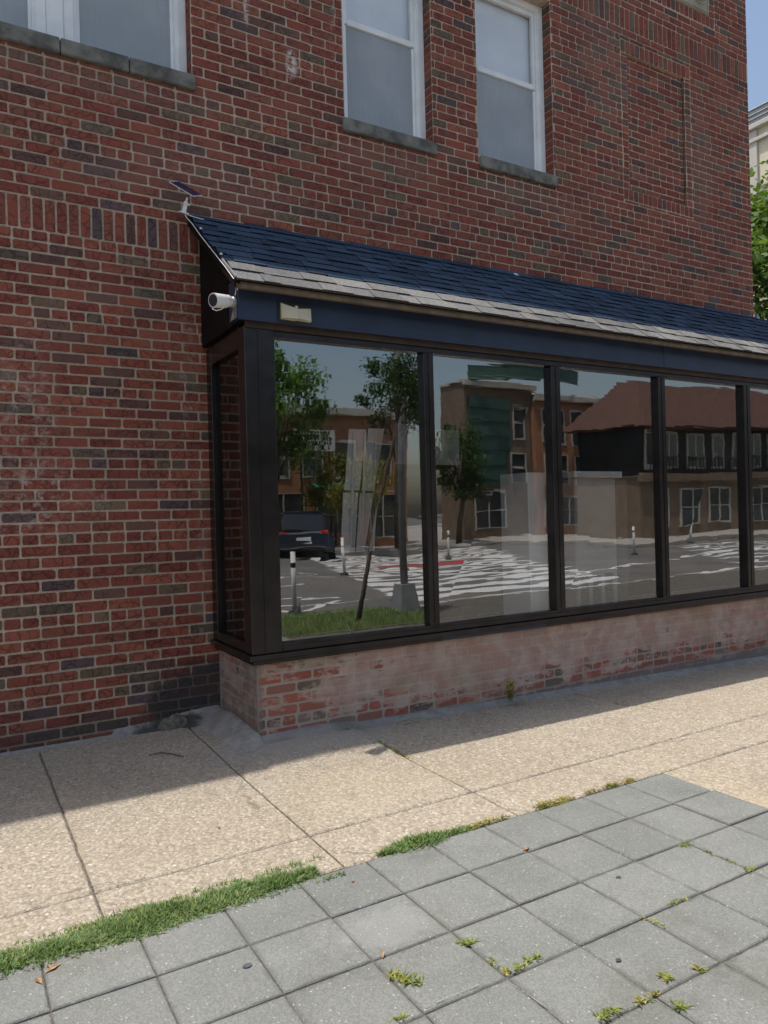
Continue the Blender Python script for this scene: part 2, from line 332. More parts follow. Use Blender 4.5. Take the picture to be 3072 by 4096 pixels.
def rowbrick():
    t=NT('row_brick'); b=t.n('ShaderNodeTexBrick'); m=t.scaled((1,1,1)); 
    cmb=t.n('ShaderNodeCombineXYZ'); sp=t.n('ShaderNodeSeparateXYZ'); t.l(t.pos,sp.inputs[0]); t.l(t.math('ADD',sp.outputs[0],sp.outputs[1]),cmb.inputs[0]); t.l(sp.outputs[2],cmb.inputs[1]); t.l(cmb.outputs[0],b.inputs['Vector'])
    b.inputs['Scale'].default_value=1; b.inputs['Brick Width'].default_value=.21; b.inputs['Row Height'].default_value=.072; b.inputs['Mortar Size'].default_value=.007
    b.inputs['Color1'].default_value=(.50,.21,.10,1); b.inputs['Color2'].default_value=(.38,.14,.07,1); b.inputs['Mortar'].default_value=(.35,.28,.2,1)
    c=t.mix(t.ramp(t.noise(.8,3).outputs[0],.35,.65,0,.4),b.outputs[0],(.30,.15,.08)); t.pbr(c,.9); M['row_brick']=t.mat
rowbrick()
def leafmat(name,c1,c2,tr=.35):
    t=NT(name); a=t.attr(); ci=t.mix(t.ramp(t.noise(7,3).outputs[0],.3,.7),c1,c2); c=t.mix(1.0,ci,a,'MULTIPLY')
    p=t.n('ShaderNodeBsdfPrincipled'); t.l(c,p.inputs['Base Color']); p.inputs['Roughness'].default_value=.55; p.inputs['Specular IOR Level'].default_value=.3
    tl=t.n('ShaderNodeBsdfTranslucent'); t.l(t.mix(1.0,c,(1.5,1.5,.5),'MULTIPLY'),tl.inputs[0])
    mx=t.n('ShaderNodeMixShader'); mx.inputs[0].default_value=tr; t.l(p.outputs[0],mx.inputs[1]); t.l(tl.outputs[0],mx.inputs[2]); t.l(mx.outputs[0],t.out.inputs[0]); M[name]=t.mat
leafmat('grass_blade',(.12,.205,.07),(.19,.285,.115),.3)
leafmat('weed_leaf',(.12,.19,.05),(.24,.27,.09),.3)
leafmat('leaf_green',(.08,.17,.035),(.14,.25,.06))
leafmat('leaf_bright',(.085,.155,.045),(.16,.24,.075))
leafmat('leaf_dark',(.03,.075,.02),(.06,.12,.03))
leafmat('leaf_amber',(.13,.15,.03),(.24,.20,.04))

# ------------------------------------------------------------------ brick laying
YW=5.078
def frame(o,u,v,n): return tuple(Vector(a) for a in (o,u,v,n))
F_FRONT=frame((0,YW,0),(1,0,0),(0,0,1),(0,-1,0))
def pal_main(u,z,r):
    t=r.random(); low=(z<1.1)
    g=.075+(.06 if low else 0)+(.05 if z>5 else 0)
    if t<g: c=r.choice([(.185,.125,.080),(.16,.115,.080),(.20,.13,.082),(.15,.105,.075)])
    elif t<g+.04+(.03 if low else 0): c=r.choice([(.125,.080,.078),(.11,.076,.076),(.15,.09,.085)])
    elif t<g+.14: c=r.choice([(.16,.078,.060),(.18,.092,.068),(.135,.066,.054)])
    else:
        c=r.choice([(.29,.080,.050),(.255,.068,.045),(.315,.098,.058),(.23,.062,.044),(.275,.088,.055)])
    if z>3.6 and r.random()<.3: c=tuple(.82*a+.18*b for a,b in zip(c,(.16,.10,.09)))
    k=.85+.3*r.random(); return tuple(a*k for a in c)
def pal_base(u,z,r):
    t=r.random()
    c=r.choice([(.36,.10,.065),(.34,.11,.07),(.33,.13,.09),(.27,.11,.08)]) if t<.75 else r.choice([(.16,.12,.08),(.22,.16,.13),(.10,.08,.07)])
    k=.85+.3*r.random(); return tuple(a*k for a in c)
def put_brick(mb,F,u0,u1,v0,v1,c,r,d=.008,proud=0.0,jit=.0013,cut=.0035,simple=False):
    O,U,V,N=F
    w=u1-u0; h=v1-v0
    if w<.012 or h<.012: return
    tilt=(r.random()-.5)*.0016; off=proud+(r.random()-.5)*.0012
    j=lambda: (r.random()-.5)*2*jit
    def P(u,v,dep): return O+U*u+V*v+N*(off-dep+tilt*(u-u0)/w)
    if simple:
        a=[(u0,v0),(u1,v0),(u1,v1),(u0,v1)]; e=.0025
        fr=[P(x+(e if i in(0,3) else -e),y+(e if i<2 else -e),0) for i,(x,y) in enumerate(a)]; bk=[P(x,y,d) for x,y in a]; n=4
    else:
        cc=min(cut*(1+1.6*r.random()),w*.2,h*.2); ck=cc*.6
        if r.random()<.12: ck*=2.6
        pts=[(u0+cc,v0),(u1-cc,v0),(u1,v0+cc),(u1,v1-ck),(u1-ck*1.3,v1),(u0+cc,v1),(u0,v1-cc),(u0,v0+cc)]
        pts=[(x+j(),y+j()) for x,y in pts]; mu=(u0+u1)/2; mv=(v0+v1)/2; e=.0022
        fr=[P(x+(e if x<mu else -e),y+(e if y<mv else -e),0) for x,y in pts]; bk=[P(x,y,d) for x,y in pts]; n=8
    fs=[tuple(range(n))]+[(i,(i+n),((i+1)%n)+n,(i+1)%n) for i in range(n)]
    mb.grid(fr+bk,fs,c,0)
def lay(mb,F,courses,ua,ub,holes,pal,seed,J=.0118,L=.2075,simple=False,proud=0,uorg=0.0,**kw):
    r=random.Random(seed)
    for i,(z0,z1,typ) in enumerate(courses):
        if typ=='S': step=L; offs=(L/2 if i%2 else 0)+(r.random()-.5)*.02
        elif typ=='H': step=L/2; offs=(r.random()-.5)*.02
        elif typ=='R': step=.0705; offs=0
        else: step=.0705; offs=0
        wob=.0
        n0=math.floor((ua-uorg-offs)/step)-1; p=uorg+offs+n0*step
        while p<ub:
            q=p+step*(1+(r.random()-.5)*.025)
            a,b=max(p,ua),min(q,ub)
            if b-a>.004:
                segs=[(a,b,z0,z1)]
                for (h0,h1,g0,g1) in holes:
                    ns=[]
                    for (x0,x1,y0,y1) in segs:
                        if h1<=x0+1e-6 or h0>=x1-1e-6 or g1<=y0+1e-4 or g0>=y1-1e-4: ns.append((x0,x1,y0,y1)); continue
                        if x0<h0: ns.append((x0,h0,y0,y1))
                        if x1>h1: ns.append((h1,x1,y0,y1))
                        m0,m1=max(x0,h0),min(x1,h1)
                        if y0<g0-.02: ns.append((m0,m1,y0,g0))
                        if y1>g1+.02: ns.append((m0,m1,g1,y1))
                    segs=ns
                c=pal(p,z0,r); wz=math.sin(p*1.7+z0)*.0015
                for (x0,x1,y0,y1) in segs:
                    put_brick(mb,F,x0+J/2,x1-J/2,y0+J/2+wz,y1-J/2+wz,c,r,simple=simple,proud=proud,**kw)
            p=q
def sheet(mb,F,u0,u1,v0,v1,holes,depth,m=1,c=(1,1,1)):
    O,U,V,N=F
    us=sorted(set([u0,u1]+[min(max(h,u0),u1) for H in holes for h in H[:2]])); vs=sorted(set([v0,v1]+[min(max(h,v0),v1) for H in holes for h in H[2:]]))
    for i in range(len(us)-1):
        for j in range(len(vs)-1):
            mu=(us[i]+us[i+1])/2; mv=(vs[j]+vs[j+1])/2
            if any(h[0]<mu<h[1] and h[2]<mv<h[3] for h in holes): continue
            mb.face([O+U*a+V*b-N*depth for a,b in ((us[i],vs[j]),(us[i+1],vs[j]),(us[i+1],vs[j+1]),(us[i],vs[j+1]))],c,m)

# course heights, measured
hz=[(0,.285),(7,.784),(14,1.301),(21,1.783),(28,2.250),(35,2.728),(42,3.210)]
def zc(i):
    if i<=0: return .285+i*.0705
    if i>=42: return 3.210+(i-42)*.0697
    for (a,za),(b,zb) in zip(hz,hz[1:]):
        if a<=i<=b: return za+(zb-za)*(i-a)/(b-a)
def zb(i): return zc(i-.5)     # bottom of course i
courses=[]
i=-6
TOPZ=7.28
while zb(i)<TOPZ:
    if i==43: courses.append((zb(43),zb(46),'V')); i=46; continue
    if i==85: courses.append((zb(85),zb(88),'V')); i=88; continue
    typ='H' if (i%7==0 and i<43) or (i in (51,58,65,72,79,95)) else 'S'
    courses.append((zb(i),min(zb(i+1),TOPZ),typ)); i+=1

XR=7.90; XL=-4.0
DEP=.105
winA=(-.93,1.515,4.49,6.12); win1=(2.714,3.547,4.49,6.12); win2=(4.025,4.90,4.49,6.12)
shop=(1.80,7.70,.52,2.62)
panel=(5.92,6.79,4.57,5.93); pborder=(5.83,6.885,4.46,6.06)
stone=(6.42,7.235,6.715,7.22); sborder=(6.33,7.33,6.60,7.28)
B=thing('brick_building','two storey red brick building with a dark framed shop window bay under a shingled canopy','building',(1.56,YW,0))
mb=MB()
fullholes=[winA,win1,win2,shop]
lay(mb,F_FRONT,courses,XL,XR,fullholes+[pborder,sborder],pal_main,11,uorg=.052)
# borders of the blind panel
def strip(F,u0,u1,v0,v1,typ,seed,pal=pal_main,**kw):
    lay(mb,F,[(v0,v1,typ)],u0,u1,[],pal,seed,uorg=u0,**kw)
strip(F_FRONT,5.83,6.885,4.46,4.57,'V',21); strip(F_FRONT,5.83,6.885,5.93,6.06,'V',22)
k=0; z=4.57
while z<5.93-.01:
    z1=min(z+.0697,5.93)
    for (a,b) in ((5.83,5.92),(6.79,6.885)): strip(F_FRONT,a,b,z,z1,'H',100+k,L=.4)
    k+=1; z=z1
FP=frame((0,YW+.028,0),(1,0,0),(0,0,1),(0,-1,0))
pc=[(zb(j),zb(j+1),'H' if j in(65,72,79) else 'S') for j in range(58,84) if zb(j)<5.93]
pc=[(max(a,4.57),min(b,5.93),t_) for a,b,t_ in pc if b>4.59 and a<5.91]
lay(mb,FP,pc,5.92,6.79,[],pal_main,31,uorg=5.99)
sheet(mb,FP,5.92,6.79,4.57,5.93,[],.0055)
# stone panel border
strip(F_FRONT,6.33,7.33,6.60,6.715,'V',41); strip(F_FRONT,6.33,7.33,7.22,7.28,'S',42)
z=6.715;k=0
while z<7.21:
    z1=min(z+.0697,7.22)
    strip(F_FRONT,7.235,7.33,z,z1,'H',141+k,L=.4); strip(F_FRONT,6.33,6.42,z,z1,'H',181+k,L=.4); k+=1; z=z1
sheet(mb,F_FRONT,XL,XR,-.25,TOPZ,fullholes+[panel,stone],.0055)
# reveals
def reveal(x,z0,z1,d,side,seed):
    F=frame((x,YW,0),(0,1,0),(0,0,1),(side,0,0))
    cs=[(max(a,z0),min(b,z1),'X') for a,b,_ in [(zb(j),zb(j+1),0) for j in range(-6,110)] if b>z0+.02 and a<z1-.02]
    r=random.Random(seed)
    for a,b,_ in cs: put_brick(mb,F,.006,d-.004,a+.005,b-.005,pal_main(0,a,r),r)
    sheet(mb,F,.006,d+.002,z0,z1,[],.0055)
for (w,s_) in ((winA,51),(win1,52),(win2,53)):
    reveal(w[1],w[2],w[3],DEP+.02,-1,s_); reveal(w[0],w[2],w[3],DEP+.02,1,s_+10)
    mb.face([(w[0],YW+.004,w[3]),(w[1],YW+.004,w[3]),(w[1],YW+.14,w[3]),(w[0],YW+.14,w[3])],(1,1,1),1)
reveal(6.79,4.57,5.93,.028,-1,61); reveal(5.92,4.57,5.93,.028,1,62)
# top/bottom of blind panel
mb.face([(5.92,YW+.004,4.57),(6.79,YW+.004,4.57),(6.79,YW+.06,4.57),(5.92,YW+.06,4.57)],(1,1,1),1)
mb.face([(5.92,YW+.004,5.93),(6.79,YW+.004,5.93),(6.79,YW+.06,5.93),(5.92,YW+.06,5.93)],(1,1,1),1)
# right side wall of the building
FS=frame((XR,YW,0),(0,1,0),(0,0,1),(1,0,0))
lay(mb,FS,courses,.0,9.0,[],pal_main,71,simple=True)
sheet(mb,FS,.006,9.0,-.25,TOPZ,[],.0055)
mb.build('wall',[M['brick'],M['mortar']],B)
# shell, floors and roof
mb=MB()
mb.box(XL,XR-.02,YW+.01,14.1,TOPZ,TOPZ+.10); mb.box(XL,XL+.2,YW+.02,14.0,-.2,TOPZ-.002); mb.box(XL+.2,XR-.01,13.8,14.05,-.2,TOPZ-.002)
mb.box(XL+.21,XR-.03,YW+.012,13.79,2.90,3.10)
mb.box(XL+.21,XR-.03,YW+.012,13.79,-.05,.12)
mb.box(XR-.20,XR-.015,YW+.02,13.79,.13,2.89)
mb.box(XL+.21,XR-.21,8.6,8.7,.13,2.89)
mb.build('inner_shell',M['interior'],B)
# capstone edge of the parapet
mb=MB(); mb.box(XL,XR+.02,YW+.001,YW+.3,TOPZ+.101,TOPZ+.104); mb.build('roof_edge',M['sill_stone'],B)

# windows ------------------------------------------------------------
def window(w,mull=None,sillj=(),sx=0):
    x0,x1,z0,z1=w; y=YW+DEP
    fr=MB(); ca=.062
    def unit(a,b,ra=True):
        # casing ring with a stepped profile
        fr.box(a,a+ca,y,y+.07,z0,z1,bv=.004); fr.box(b-ca,b,y,y+.07,z0,z1,bv=.004)
        fr.box(a+ca,b-ca,y+.001,y+.07,z0,z0+.05,bv=.003); fr.box(a+ca,b-ca,y+.001,y+.07,z1-.06,z1,bv=.003)
        fr.box(a+ca,a+ca+.02,y+.018,y+.07,z0+.05,z1-.06); fr.box(b-ca-.02,b-ca,y+.018,y+.07,z0+.05,z1-.06)
    units=[(x0,x1)] if mull is None else [(x0,mull[0]),(mull[1],x1)]
    for a,b in units: unit(a,b)
    if mull: fr.box(mull[0]+.001,mull[1]-.001,y-.012,y+.07,z0,z1,bv=.006)
    f=recalc(fr.build('window',M['white_vinyl'],B))
    zm=5.36
    for a,b in units:
        g0,g1=a+ca+.02,b-ca-.02
        up=MB(); yy=y+.030
        up.box(g0,g0+.030,yy,yy+.03,zm-.02,z1-.06,bv=.002); up.box(g1-.030,g1,yy,yy+.03,zm-.02,z1-.06,bv=.002); up.box(g0+.03,g1-.03,yy-.006,yy+.03,zm-.028,zm+.020,bv=.003); up.box(g0+.03,g1-.03,yy,yy+.03,z1-.10,z1-.06,bv=.002)
        up.build('sash',M['white_vinyl'],f)
        lo=MB(); y2=y+.036
        lo.box(g0,g0+.022,y2,y2+.03,z0+.05,zm-.03,bv=.002); lo.box(g1-.022,g1,y2,y2+.03,z0+.05,zm-.03,bv=.002); lo.box(g0+.022,g1-.022,y2,y2+.03,z0+.05,z0+.085,bv=.002)
        lo.build('sash',M['white_vinyl'],f)
        p=MB(); p.face([(g0+.03,y+.05,zm+.02),(g1-.03,y+.05,zm+.02),(g1-.03,y+.05,z1-.1),(g0+.03,y+.05,z1-.1)]); p.build('pane',M['window_glass'],f)
        p=MB(); p.face([(g0+.022,y+.060,z0+.085),(g1-.022,y+.060,z0+.085),(g1-.022,y+.060,zm-.03),(g0+.022,y+.060,zm-.03)]); p.build('pane',M['window_glass'],f)
        p=MB(); p.face([(g0+.022,y+.045,z0+.085),(g1-.022,y+.045,z0+.085),(g1-.022,y+.045,zm-.029),(g0+.022,y+.045,zm-.029)]); p.build('screen',M['screen'],f)
        p=MB(); p.box(g0-.02,g1+.02,y+.095,y+.10,z0,z1); p.build('blind',M['blind'],f)
    sm=MB(); xs=[x0-sx]+list(sillj)+[x1+.022]
    for a,b in zip(xs,xs[1:]):
        sm.box(a+.003,b-.003,YW-.032,YW+.012,4.385,4.488,bv=.007); sm.box(a+.003,b-.003,YW+.012,YW+.20,4.40,4.4895)
    sm.build('sill',M['sill_stone'],f)
    return f
window(winA,(.602,.706),(-.2,.665,1.09),.03); window(win1,None,(),.028); window(win2,None,(),.0)
# carved stone panel
mb=MB(); x0,x1,z0,z1=stone; mb.box(x0+.004,x1-.004,YW-.006,YW+.08,z0+.004,z1,bv=.004)
mb.box(x0+.02,x1-.02,YW-.014,YW-.006,z0+.02,z0+.035); mb.box(x1-.035,x1-.02,YW-.014,YW-.006,z0+.036,z1-.02); mb.box(x0+.02,x0+.035,YW-.014,YW-.006,z0+.036,z1-.02)
for cx in (7.07,6.60):
    for rr in (.055,.09,.125):
        pts=[(cx+rr*math.cos(a*math.pi/16),YW-.012,6.93+rr*math.sin(a*math.pi/16)) for a in range(33)]; mb.tube(pts,.009,6)
mb.build('stone_panel',M['carved_stone'],B)

# ------------------------------------------------------------------ shop window bay
YF=4.29; XB=1.56; XE=7.78
ZT=2.525; ZB=.60
mulls=[(2.864,2.948),(4.055,4.148),(5.288,5.378),(6.488,6.588)]
bay=MB()
# corner post, rails, mullions
bay.box(XB,1.757,YF,4.41,.565,2.58,bv=.004); bay.box(1.645,1.652,YF-.004,YF,.57,2.57)
bay.box(7.62,XE,YF,4.41,.565,2.58,bv=.004)
bay.box(1.757,7.62,YF+.006,4.37,.565,ZB-.002,bv=.003); bay.box(1.757,7.62,YF+.014,4.35,ZB-.002,ZB+.018)
bay.box(1.757,7.62,YF+.008,4.37,ZT,2.58,bv=.003)
for a,b in mulls:
    bay.box(a,b,YF+.002,4.39,ZB+.018,ZT,bv=.003); bay.box((a+b)/2-.004,(a+b)/2+.004,YF-.002,YF+.002,ZB+.03,ZT)
# left return
bay.box(XB+.004,XB+.07,4.97,YW-.003,.565,2.58,bv=.003); bay.box(XB+.004,XB+.07,4.41,4.97,.565,.625,bv=.003); bay.box(XB+.004,XB+.07,4.41,4.97,2.46,2.60,bv=.003)
bayo=recalc(bay.build('shop_window_frame',M['bronze_frame'],B))
edges=[1.757]+[q for m in mulls for q in m]+[7.62]
for kx in range(0,len(edges),2):
    a,b=edges[kx],edges[kx+1]; g=MB(); tl=[.004,-.003,.003,-.004,.002][kx//2]
    g.face([(a,4.335+tl,ZB+.01),(b,4.335-tl,ZB+.01),(b,4.335-tl*.4,ZT+.01),(a,4.335+tl*.6,ZT+.01)]); g.build('glass_pane',M['shop_glass'],bayo)
g=MB(); g.face([(XB+.035,4.41,.62),(XB+.035,4.975,.62),(XB+.035,4.975,2.47),(XB+.035,4.41,2.47)]); g.build('glass_pane',M['side_glass'],bayo)
# pan under the frame
s_=MB()
s_.box(XB-.02,XE+.01,YF-.022,4.40,.530,.563,bv=.004); s_.box(XB-.02,XB+.09,4.40,YW-.002,.530,.563,bv=.004)
s_.box(XB+.01,XE,YF+.012,4.39,.500,.529); s_.box(XB+.012,XB+.08,4.40,YW-.002,.500,.529)
so=s_.build('sill_flashing',M['bronze_frame'],bayo)
s_=MB(); s_.box(2.95,3.95,YF+.008,YF+.0115,.502,.527); s_.build('flashing_patch',M['navy_paint'],bayo)
# header trim, fascia
s_=MB(); s_.box(XB+.03,XE,YF+.004,4.40,2.582,2.606); s_.box(XB+.005,XE,YF-.012,YF+.004,2.565,2.604); s_.build('header_trim',M['brown_trim'],B)
s_=MB()
for a,b in ((1.508,5.30),(5.304,XE+.2)): s_.box(a,b,4.235,4.262,2.598,2.845,bv=.003)
s_.box(1.508,1.535,4.264,4.40,2.606,2.845)
s_.build('fascia_board',M['navy_paint'],B)
s_=MB(); s_.hexa([(1.50,4.263,2.61),(1.507,4.263,2.61),(1.507,4.36,2.61),(1.50,4.36,2.61)],[(1.50,4.263,2.70),(1.507,4.263,2.70),(1.507,4.29,2.70),(1.50,4.29,2.70)]); s_.build('corner_flashing',M['grey_metal'],B)
# cheek and ceiling of the bay
AX0=1.462; AX1=8.45
def ay(t): return (5.078-(5.078-4.12)*t)          # t=0 at wall, 1 at eave
def az(t): return 3.505-(3.505-2.800)*t
s_=MB()
s_.hexa([(1.535,YW-.004,2.60),(1.535,4.264,2.60),(1.535,4.264,2.855),(1.535,YW-.004,3.455)],[(1.575,YW-.004,2.60),(1.575,4.264,2.60),(1.575,4.264,2.855),(1.575,YW-.004,3.455)])
s_.box(1.576,XE,4.41,YW-.004,2.61,2.66)
s_.box(XE,XE+.04,4.3,YW,.0,2.9)
recalc(s_.build('canopy_cheek',M['dark_wood'],B))
# canopy deck + soffit
SL=Vector((0,ay(1)-ay(0),az(1)-az(0))); Ls=SL.length; sd=SL.normalized(); sn=Vector((0,sd.z,-sd.y)); sn = sn if sn.z>0 else -sn
def AP(x,s,h): return Vector((x,ay(0),az(0)))+sd*s+sn*h
s_=MB(); s_.hexa([AP(AX0+.004,0,-.03),AP(AX1,0,-.03),AP(AX1,Ls-.012,-.03),AP(AX0+.004,Ls-.012,-.03)],[AP(AX0+.004,0,-.001),AP(AX1,0,-.001),AP(AX1,Ls-.012,-.001),AP(AX0+.004,Ls-.012,-.001)]); recalc(s_.build('canopy_deck',M['dark_wood'],B))
s_=MB(); s_.box(AX0+.03,AX1,4.135,4.234,2.776,2.790); s_.box(AX0+.03,AX1,4.128,4.146,2.752,2.775); s_.build('canopy_soffit',M['tan_wood'],B)
# shingles
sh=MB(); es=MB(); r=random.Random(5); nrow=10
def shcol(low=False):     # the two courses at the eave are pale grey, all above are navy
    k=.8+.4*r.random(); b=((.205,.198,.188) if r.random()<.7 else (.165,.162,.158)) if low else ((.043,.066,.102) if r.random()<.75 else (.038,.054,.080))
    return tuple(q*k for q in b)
for row in range(nrow):
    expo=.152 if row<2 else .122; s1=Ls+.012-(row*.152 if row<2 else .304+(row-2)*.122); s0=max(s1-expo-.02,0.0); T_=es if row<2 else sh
    if s1<.03: break
    # base layer strip + raised tabs of random width with slanting sides
    x=AX0-.0; 
    x-=r.random()*.15
    up=r.random()<.5
    while x<AX1:
        wd=.10+.2*r.random(); a=max(x,AX0); b=min(x+wd,AX1)
        if b-a>.01:
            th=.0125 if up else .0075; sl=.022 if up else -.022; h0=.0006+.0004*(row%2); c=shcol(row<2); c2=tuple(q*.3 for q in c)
            ja=(r.random()-.5)*.004
            e1=AP(a,s1+ja,h0+th); e2=AP(b,s1+ja,h0+th); 
            u1=AP(max(a+sl,AX0),s0,h0+.0015 if not up else h0+.004); u2=AP(min(b-sl,AX1),s0,h0+.0015 if not up else h0+.004)
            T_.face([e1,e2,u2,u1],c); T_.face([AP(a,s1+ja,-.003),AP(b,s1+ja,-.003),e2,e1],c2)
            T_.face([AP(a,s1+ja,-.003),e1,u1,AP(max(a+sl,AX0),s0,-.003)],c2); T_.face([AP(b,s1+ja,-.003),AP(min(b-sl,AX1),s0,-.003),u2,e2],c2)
        x+=wd; up=not up
# cap strip against the wall, uneven upper edge
x=AX0
while x<XR:
    w_=.25+.3*r.random(); b=min(x+w_,XR); hh=.015*r.random()
    sh.hexa([(x,5.03,3.484),(b,5.03,3.484),(b,YW-.0005,3.50),(x,YW-.0005,3.50)],[(x,5.03,3.490+.003*r.random()),(b,5.03,3.490),(b,YW-.0005,3.522+hh),(x,YW-.0005,3.522+hh)],shcol()); x=b
recalc(sh.build('canopy_shingles',M['shingle'],B))
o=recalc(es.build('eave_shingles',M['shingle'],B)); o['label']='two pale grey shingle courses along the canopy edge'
s_=MB(); s_.obox(AP(AX0-.004,0,-.055),(.012,0,0),sd*(Ls-.008),sn*.056); s_.build('rake_board',M['dark_wood'],B)
s_=MB(); s_.obox(AP(AX0-.006,Ls*.74,-.002),(.010,0,0),sd*(Ls*.25),sn*.012); s_.build('drip_edge',M['grey_metal'],B)
# small flashing upstand past the wall corner
s_=MB(); s_.hexa([(XR+.01,YW-.03,3.47),(XR+.09,YW-.03,3.44),(XR+.09,YW,3.44),(XR+.01,YW,3.47)],[(XR+.01,YW-.03,3.56),(XR+.05,YW-.03,3.53),(XR+.05,YW,3.53),(XR+.01,YW,3.56)]); s_.build('wall_flashing',M['grey_metal'],B)

# plinth of the bay ---------------------------------------------------
pb=MB()
FB=frame((0,4.332,0),(1,0,0),(0,0,1),(0,-1,0)); FL=frame((1.60,4.332,0),(0,1,0),(0,0,1),(-1,0,0))
bc=[]; z=.497
kk=0
while z>-.2: bc.append((z-.068,z,'H' if kk%7==5 else 'S')); z-=.068; kk+=1
lay(pb,FB,bc,1.603,XE,[],pal_base,81,J=.013,jit=.003,cut=.006,d=.006)
lay(pb,FL,bc,.003,YW-4.332,[],pal_base,82,J=.013,jit=.003,cut=.006,d=.006)
sheet(pb,FB,1.603,XE,-.25,.50,[],.0028); sheet(pb,FL,.0028,YW-4.332,-.25,.50,[],.0028)
pb.box(1.61,XE-.01,4.337,YW+.02,.44,.499,m=1)
pb.build('plinth',[M['pbrick'],M['pmortar']],B)

# ------------------------------------------------------------------ ground
def sstep(a,b,x): t=min(max((x-a)/(b-a),0),1); return t*t*(3-2*t)
def gz(x,y):
    h=.023-.030*(x-1.6) if x<3 else -.019-.021*(x-3)
    h=min(h,.02) if x>1.5 else .02*sstep(.8,1.5,x)
    w=sstep(3.45,4.3,y) if x>1.5 else sstep(3.9,4.9,y)
    z=max(h,-.11)*w
    # heaved slab in front of the bay corner
    z+=.035*math.exp(-((x-2.0)/.33)**2-((y-4.15)/.25)**2) * (1 if x<2.236 else 0)
    z+=.0025*mnoise.noise(Vector((x*1.3,y*1.3,0)))
    return z
g=MB(); g.face([(-300,-300,-.170),(300,-300,-.170),(300,300,-.170),(-300,300,-.170)]); tag(g.build('ground',M['asphalt']),kind='structure')
g=MB()
bx=[-30,-15,-8]+[-6+.25*i for i in range(64)]+[12,20,45]; by=[-.85,1.0,2.0]+[2.65+.11*i for i in range(23)]
vs=[(x,y,(gz(x,y)-.0085 if y>2.6 else -.0065)) for y in by for x in bx]; W=len(bx)
g.grid(vs,[(j*W+i,j*W+i+1,(j+1)*W+i+1,(j+1)*W+i) for j in range(len(by)-1) for i in range(W-1)])
tag(g.build('joint_bed',M['soil']),kind='structure')
g=MB()
def slab(x0,x1,y0,y1,gap=.006,st=.12,sub=.0):
    x0+=gap;x1-=gap;y0+=gap;y1-=gap
    nx=max(2,int((x1-x0)/st)); ny=max(2,int((y1-y0)/st)); e=.007
    xs=[x0,x0+e]+[x0+e+(x1-x0-2*e)*i/nx for i in range(1,nx)]+[x1-e,x1]; ys=[y0,y0+e]+[y0+e+(y1-y0-2*e)*i/ny for i in range(1,ny)]+[y1-e,y1]
    vs=[]; W=len(xs)
    for j,yy in enumerate(ys):
        for i,xx in enumerate(xs):
            ed=(i in(0,W-1)) or (j in (0,len(ys)-1)); nn=mnoise.noise(Vector((xx*11,yy*11,2)))*.004+mnoise.noise(Vector((xx*37,yy*37,2)))*.003; vs.append((xx+(nn if ed and i in(0,W-1) else 0),yy+(nn if ed and j in (0,len(ys)-1) else 0),gz(xx,yy)-(.006 if ed else 0)+sub))
    fs=[(j*W+i,j*W+i+1,(j+1)*W+i+1,(j+1)*W+i) for j in range(len(ys)-1) for i in range(W-1)]
    g.grid(vs,fs)
    H=len(ys); 
    ring=[i for i in range(W)]+[j*W+W-1 for j in range(1,H)]+[(H-1)*W+i for i in range(W-2,-1,-1)]+[j*W for j in range(H-2,0,-1)]
    rv=[vs[i] for i in ring]; n=len(rv); lo=[(p[0],p[1],p[2]-.09) for p in rv]
    g.grid(rv+lo,[(a,a+n,(a+1)%n+n,(a+1)%n) for a in range(n)])
xj=[-30,-20,-10,-6,-4.1,-3.2,-2.3,-1.38,-.47,.437,1.335,2.236,3.21,4.18,5.15,6.12,7.1,8.1,9.1,12,16,20,30,45]
for a,b in zip(xj,xj[1:]):
    big=(b-a)>1.5; st=.045 if not big else 1.0
    slab(a,b,3.0,5.06,gap=.005,st=st); slab(a,b,2.655,3.0,gap=.0045,st=st)
    if a>=3.2: slab(a,b,2.06,2.655,gap=.0045,st=st)
o=g.build('sidewalk',M['agg']); tag(o,kind='structure'); recalc(o)
# square pavers
tp=MB(); r=random.Random(9)
xe0=.2175
def paver(x0,x1,y0,y1):
    k=.95+.10*r.random(); c=(.232*k,.238*k,.222*k); 
    dz=[(r.random()-.5)*.0035 for _ in range(4)]; b=(r.random()-.5)*.003
    x0+=.0018;x1-=.0018;y0+=.0036;y1-=.0036; e=.004
    def outline(q,jit):
        o=[]
        for (ax,ay_),(bx_,by_) in (((x0+q,y0+q),(x1-q,y0+q)),((x1-q,y0+q),(x1-q,y1-q)),((x1-q,y1-q),(x0+q,y1-q)),((x0+q,y1-q),(x0+q,y0+q))):
            for k_ in range(7):
                f=k_/7; px=ax+(bx_-ax)*f; py=ay_+(by_-ay_)*f; jj=jit*(r.random()-.35)*(2.2 if k_==0 else 1)
                cx_=(x0+x1)/2; cy_=(y0+y1)/2; o.append((px+(cx_-px)*jj*8,py+(cy_-py)*jj*8))
        return o
    def hz_(px,py):
        u=(px-x0)/(x1-x0); v=(py-y0)/(y1-y0); return b+dz[0]*(1-u)*(1-v)+dz[1]*u*(1-v)+dz[2]*u*v+dz[3]*(1-u)*v
    I=outline(e,.0012); P=outline(0,.0006); n_=len(I)
    top=[(p[0],p[1],hz_(*p)) for p in I]; mid=[(p[0],p[1],hz_(*p)-.004) for p in P]; lo=[(p[0],p[1],-.03) for p in P]
    tp.grid(top+mid+lo,[tuple(range(n_))]+[(i,i+n_,(i+1)%n_+n_,(i+1)%n_) for i in range(n_)]+[(i+n_,i+2*n_,(i+1)%n_+2*n_,(i+1)%n_+n_) for i in range(n_)],c)
xs_=[xe0+.3015*i for i in range(-24,18)]
ys_=[2.65-.2967*i for i in range(0,12)]
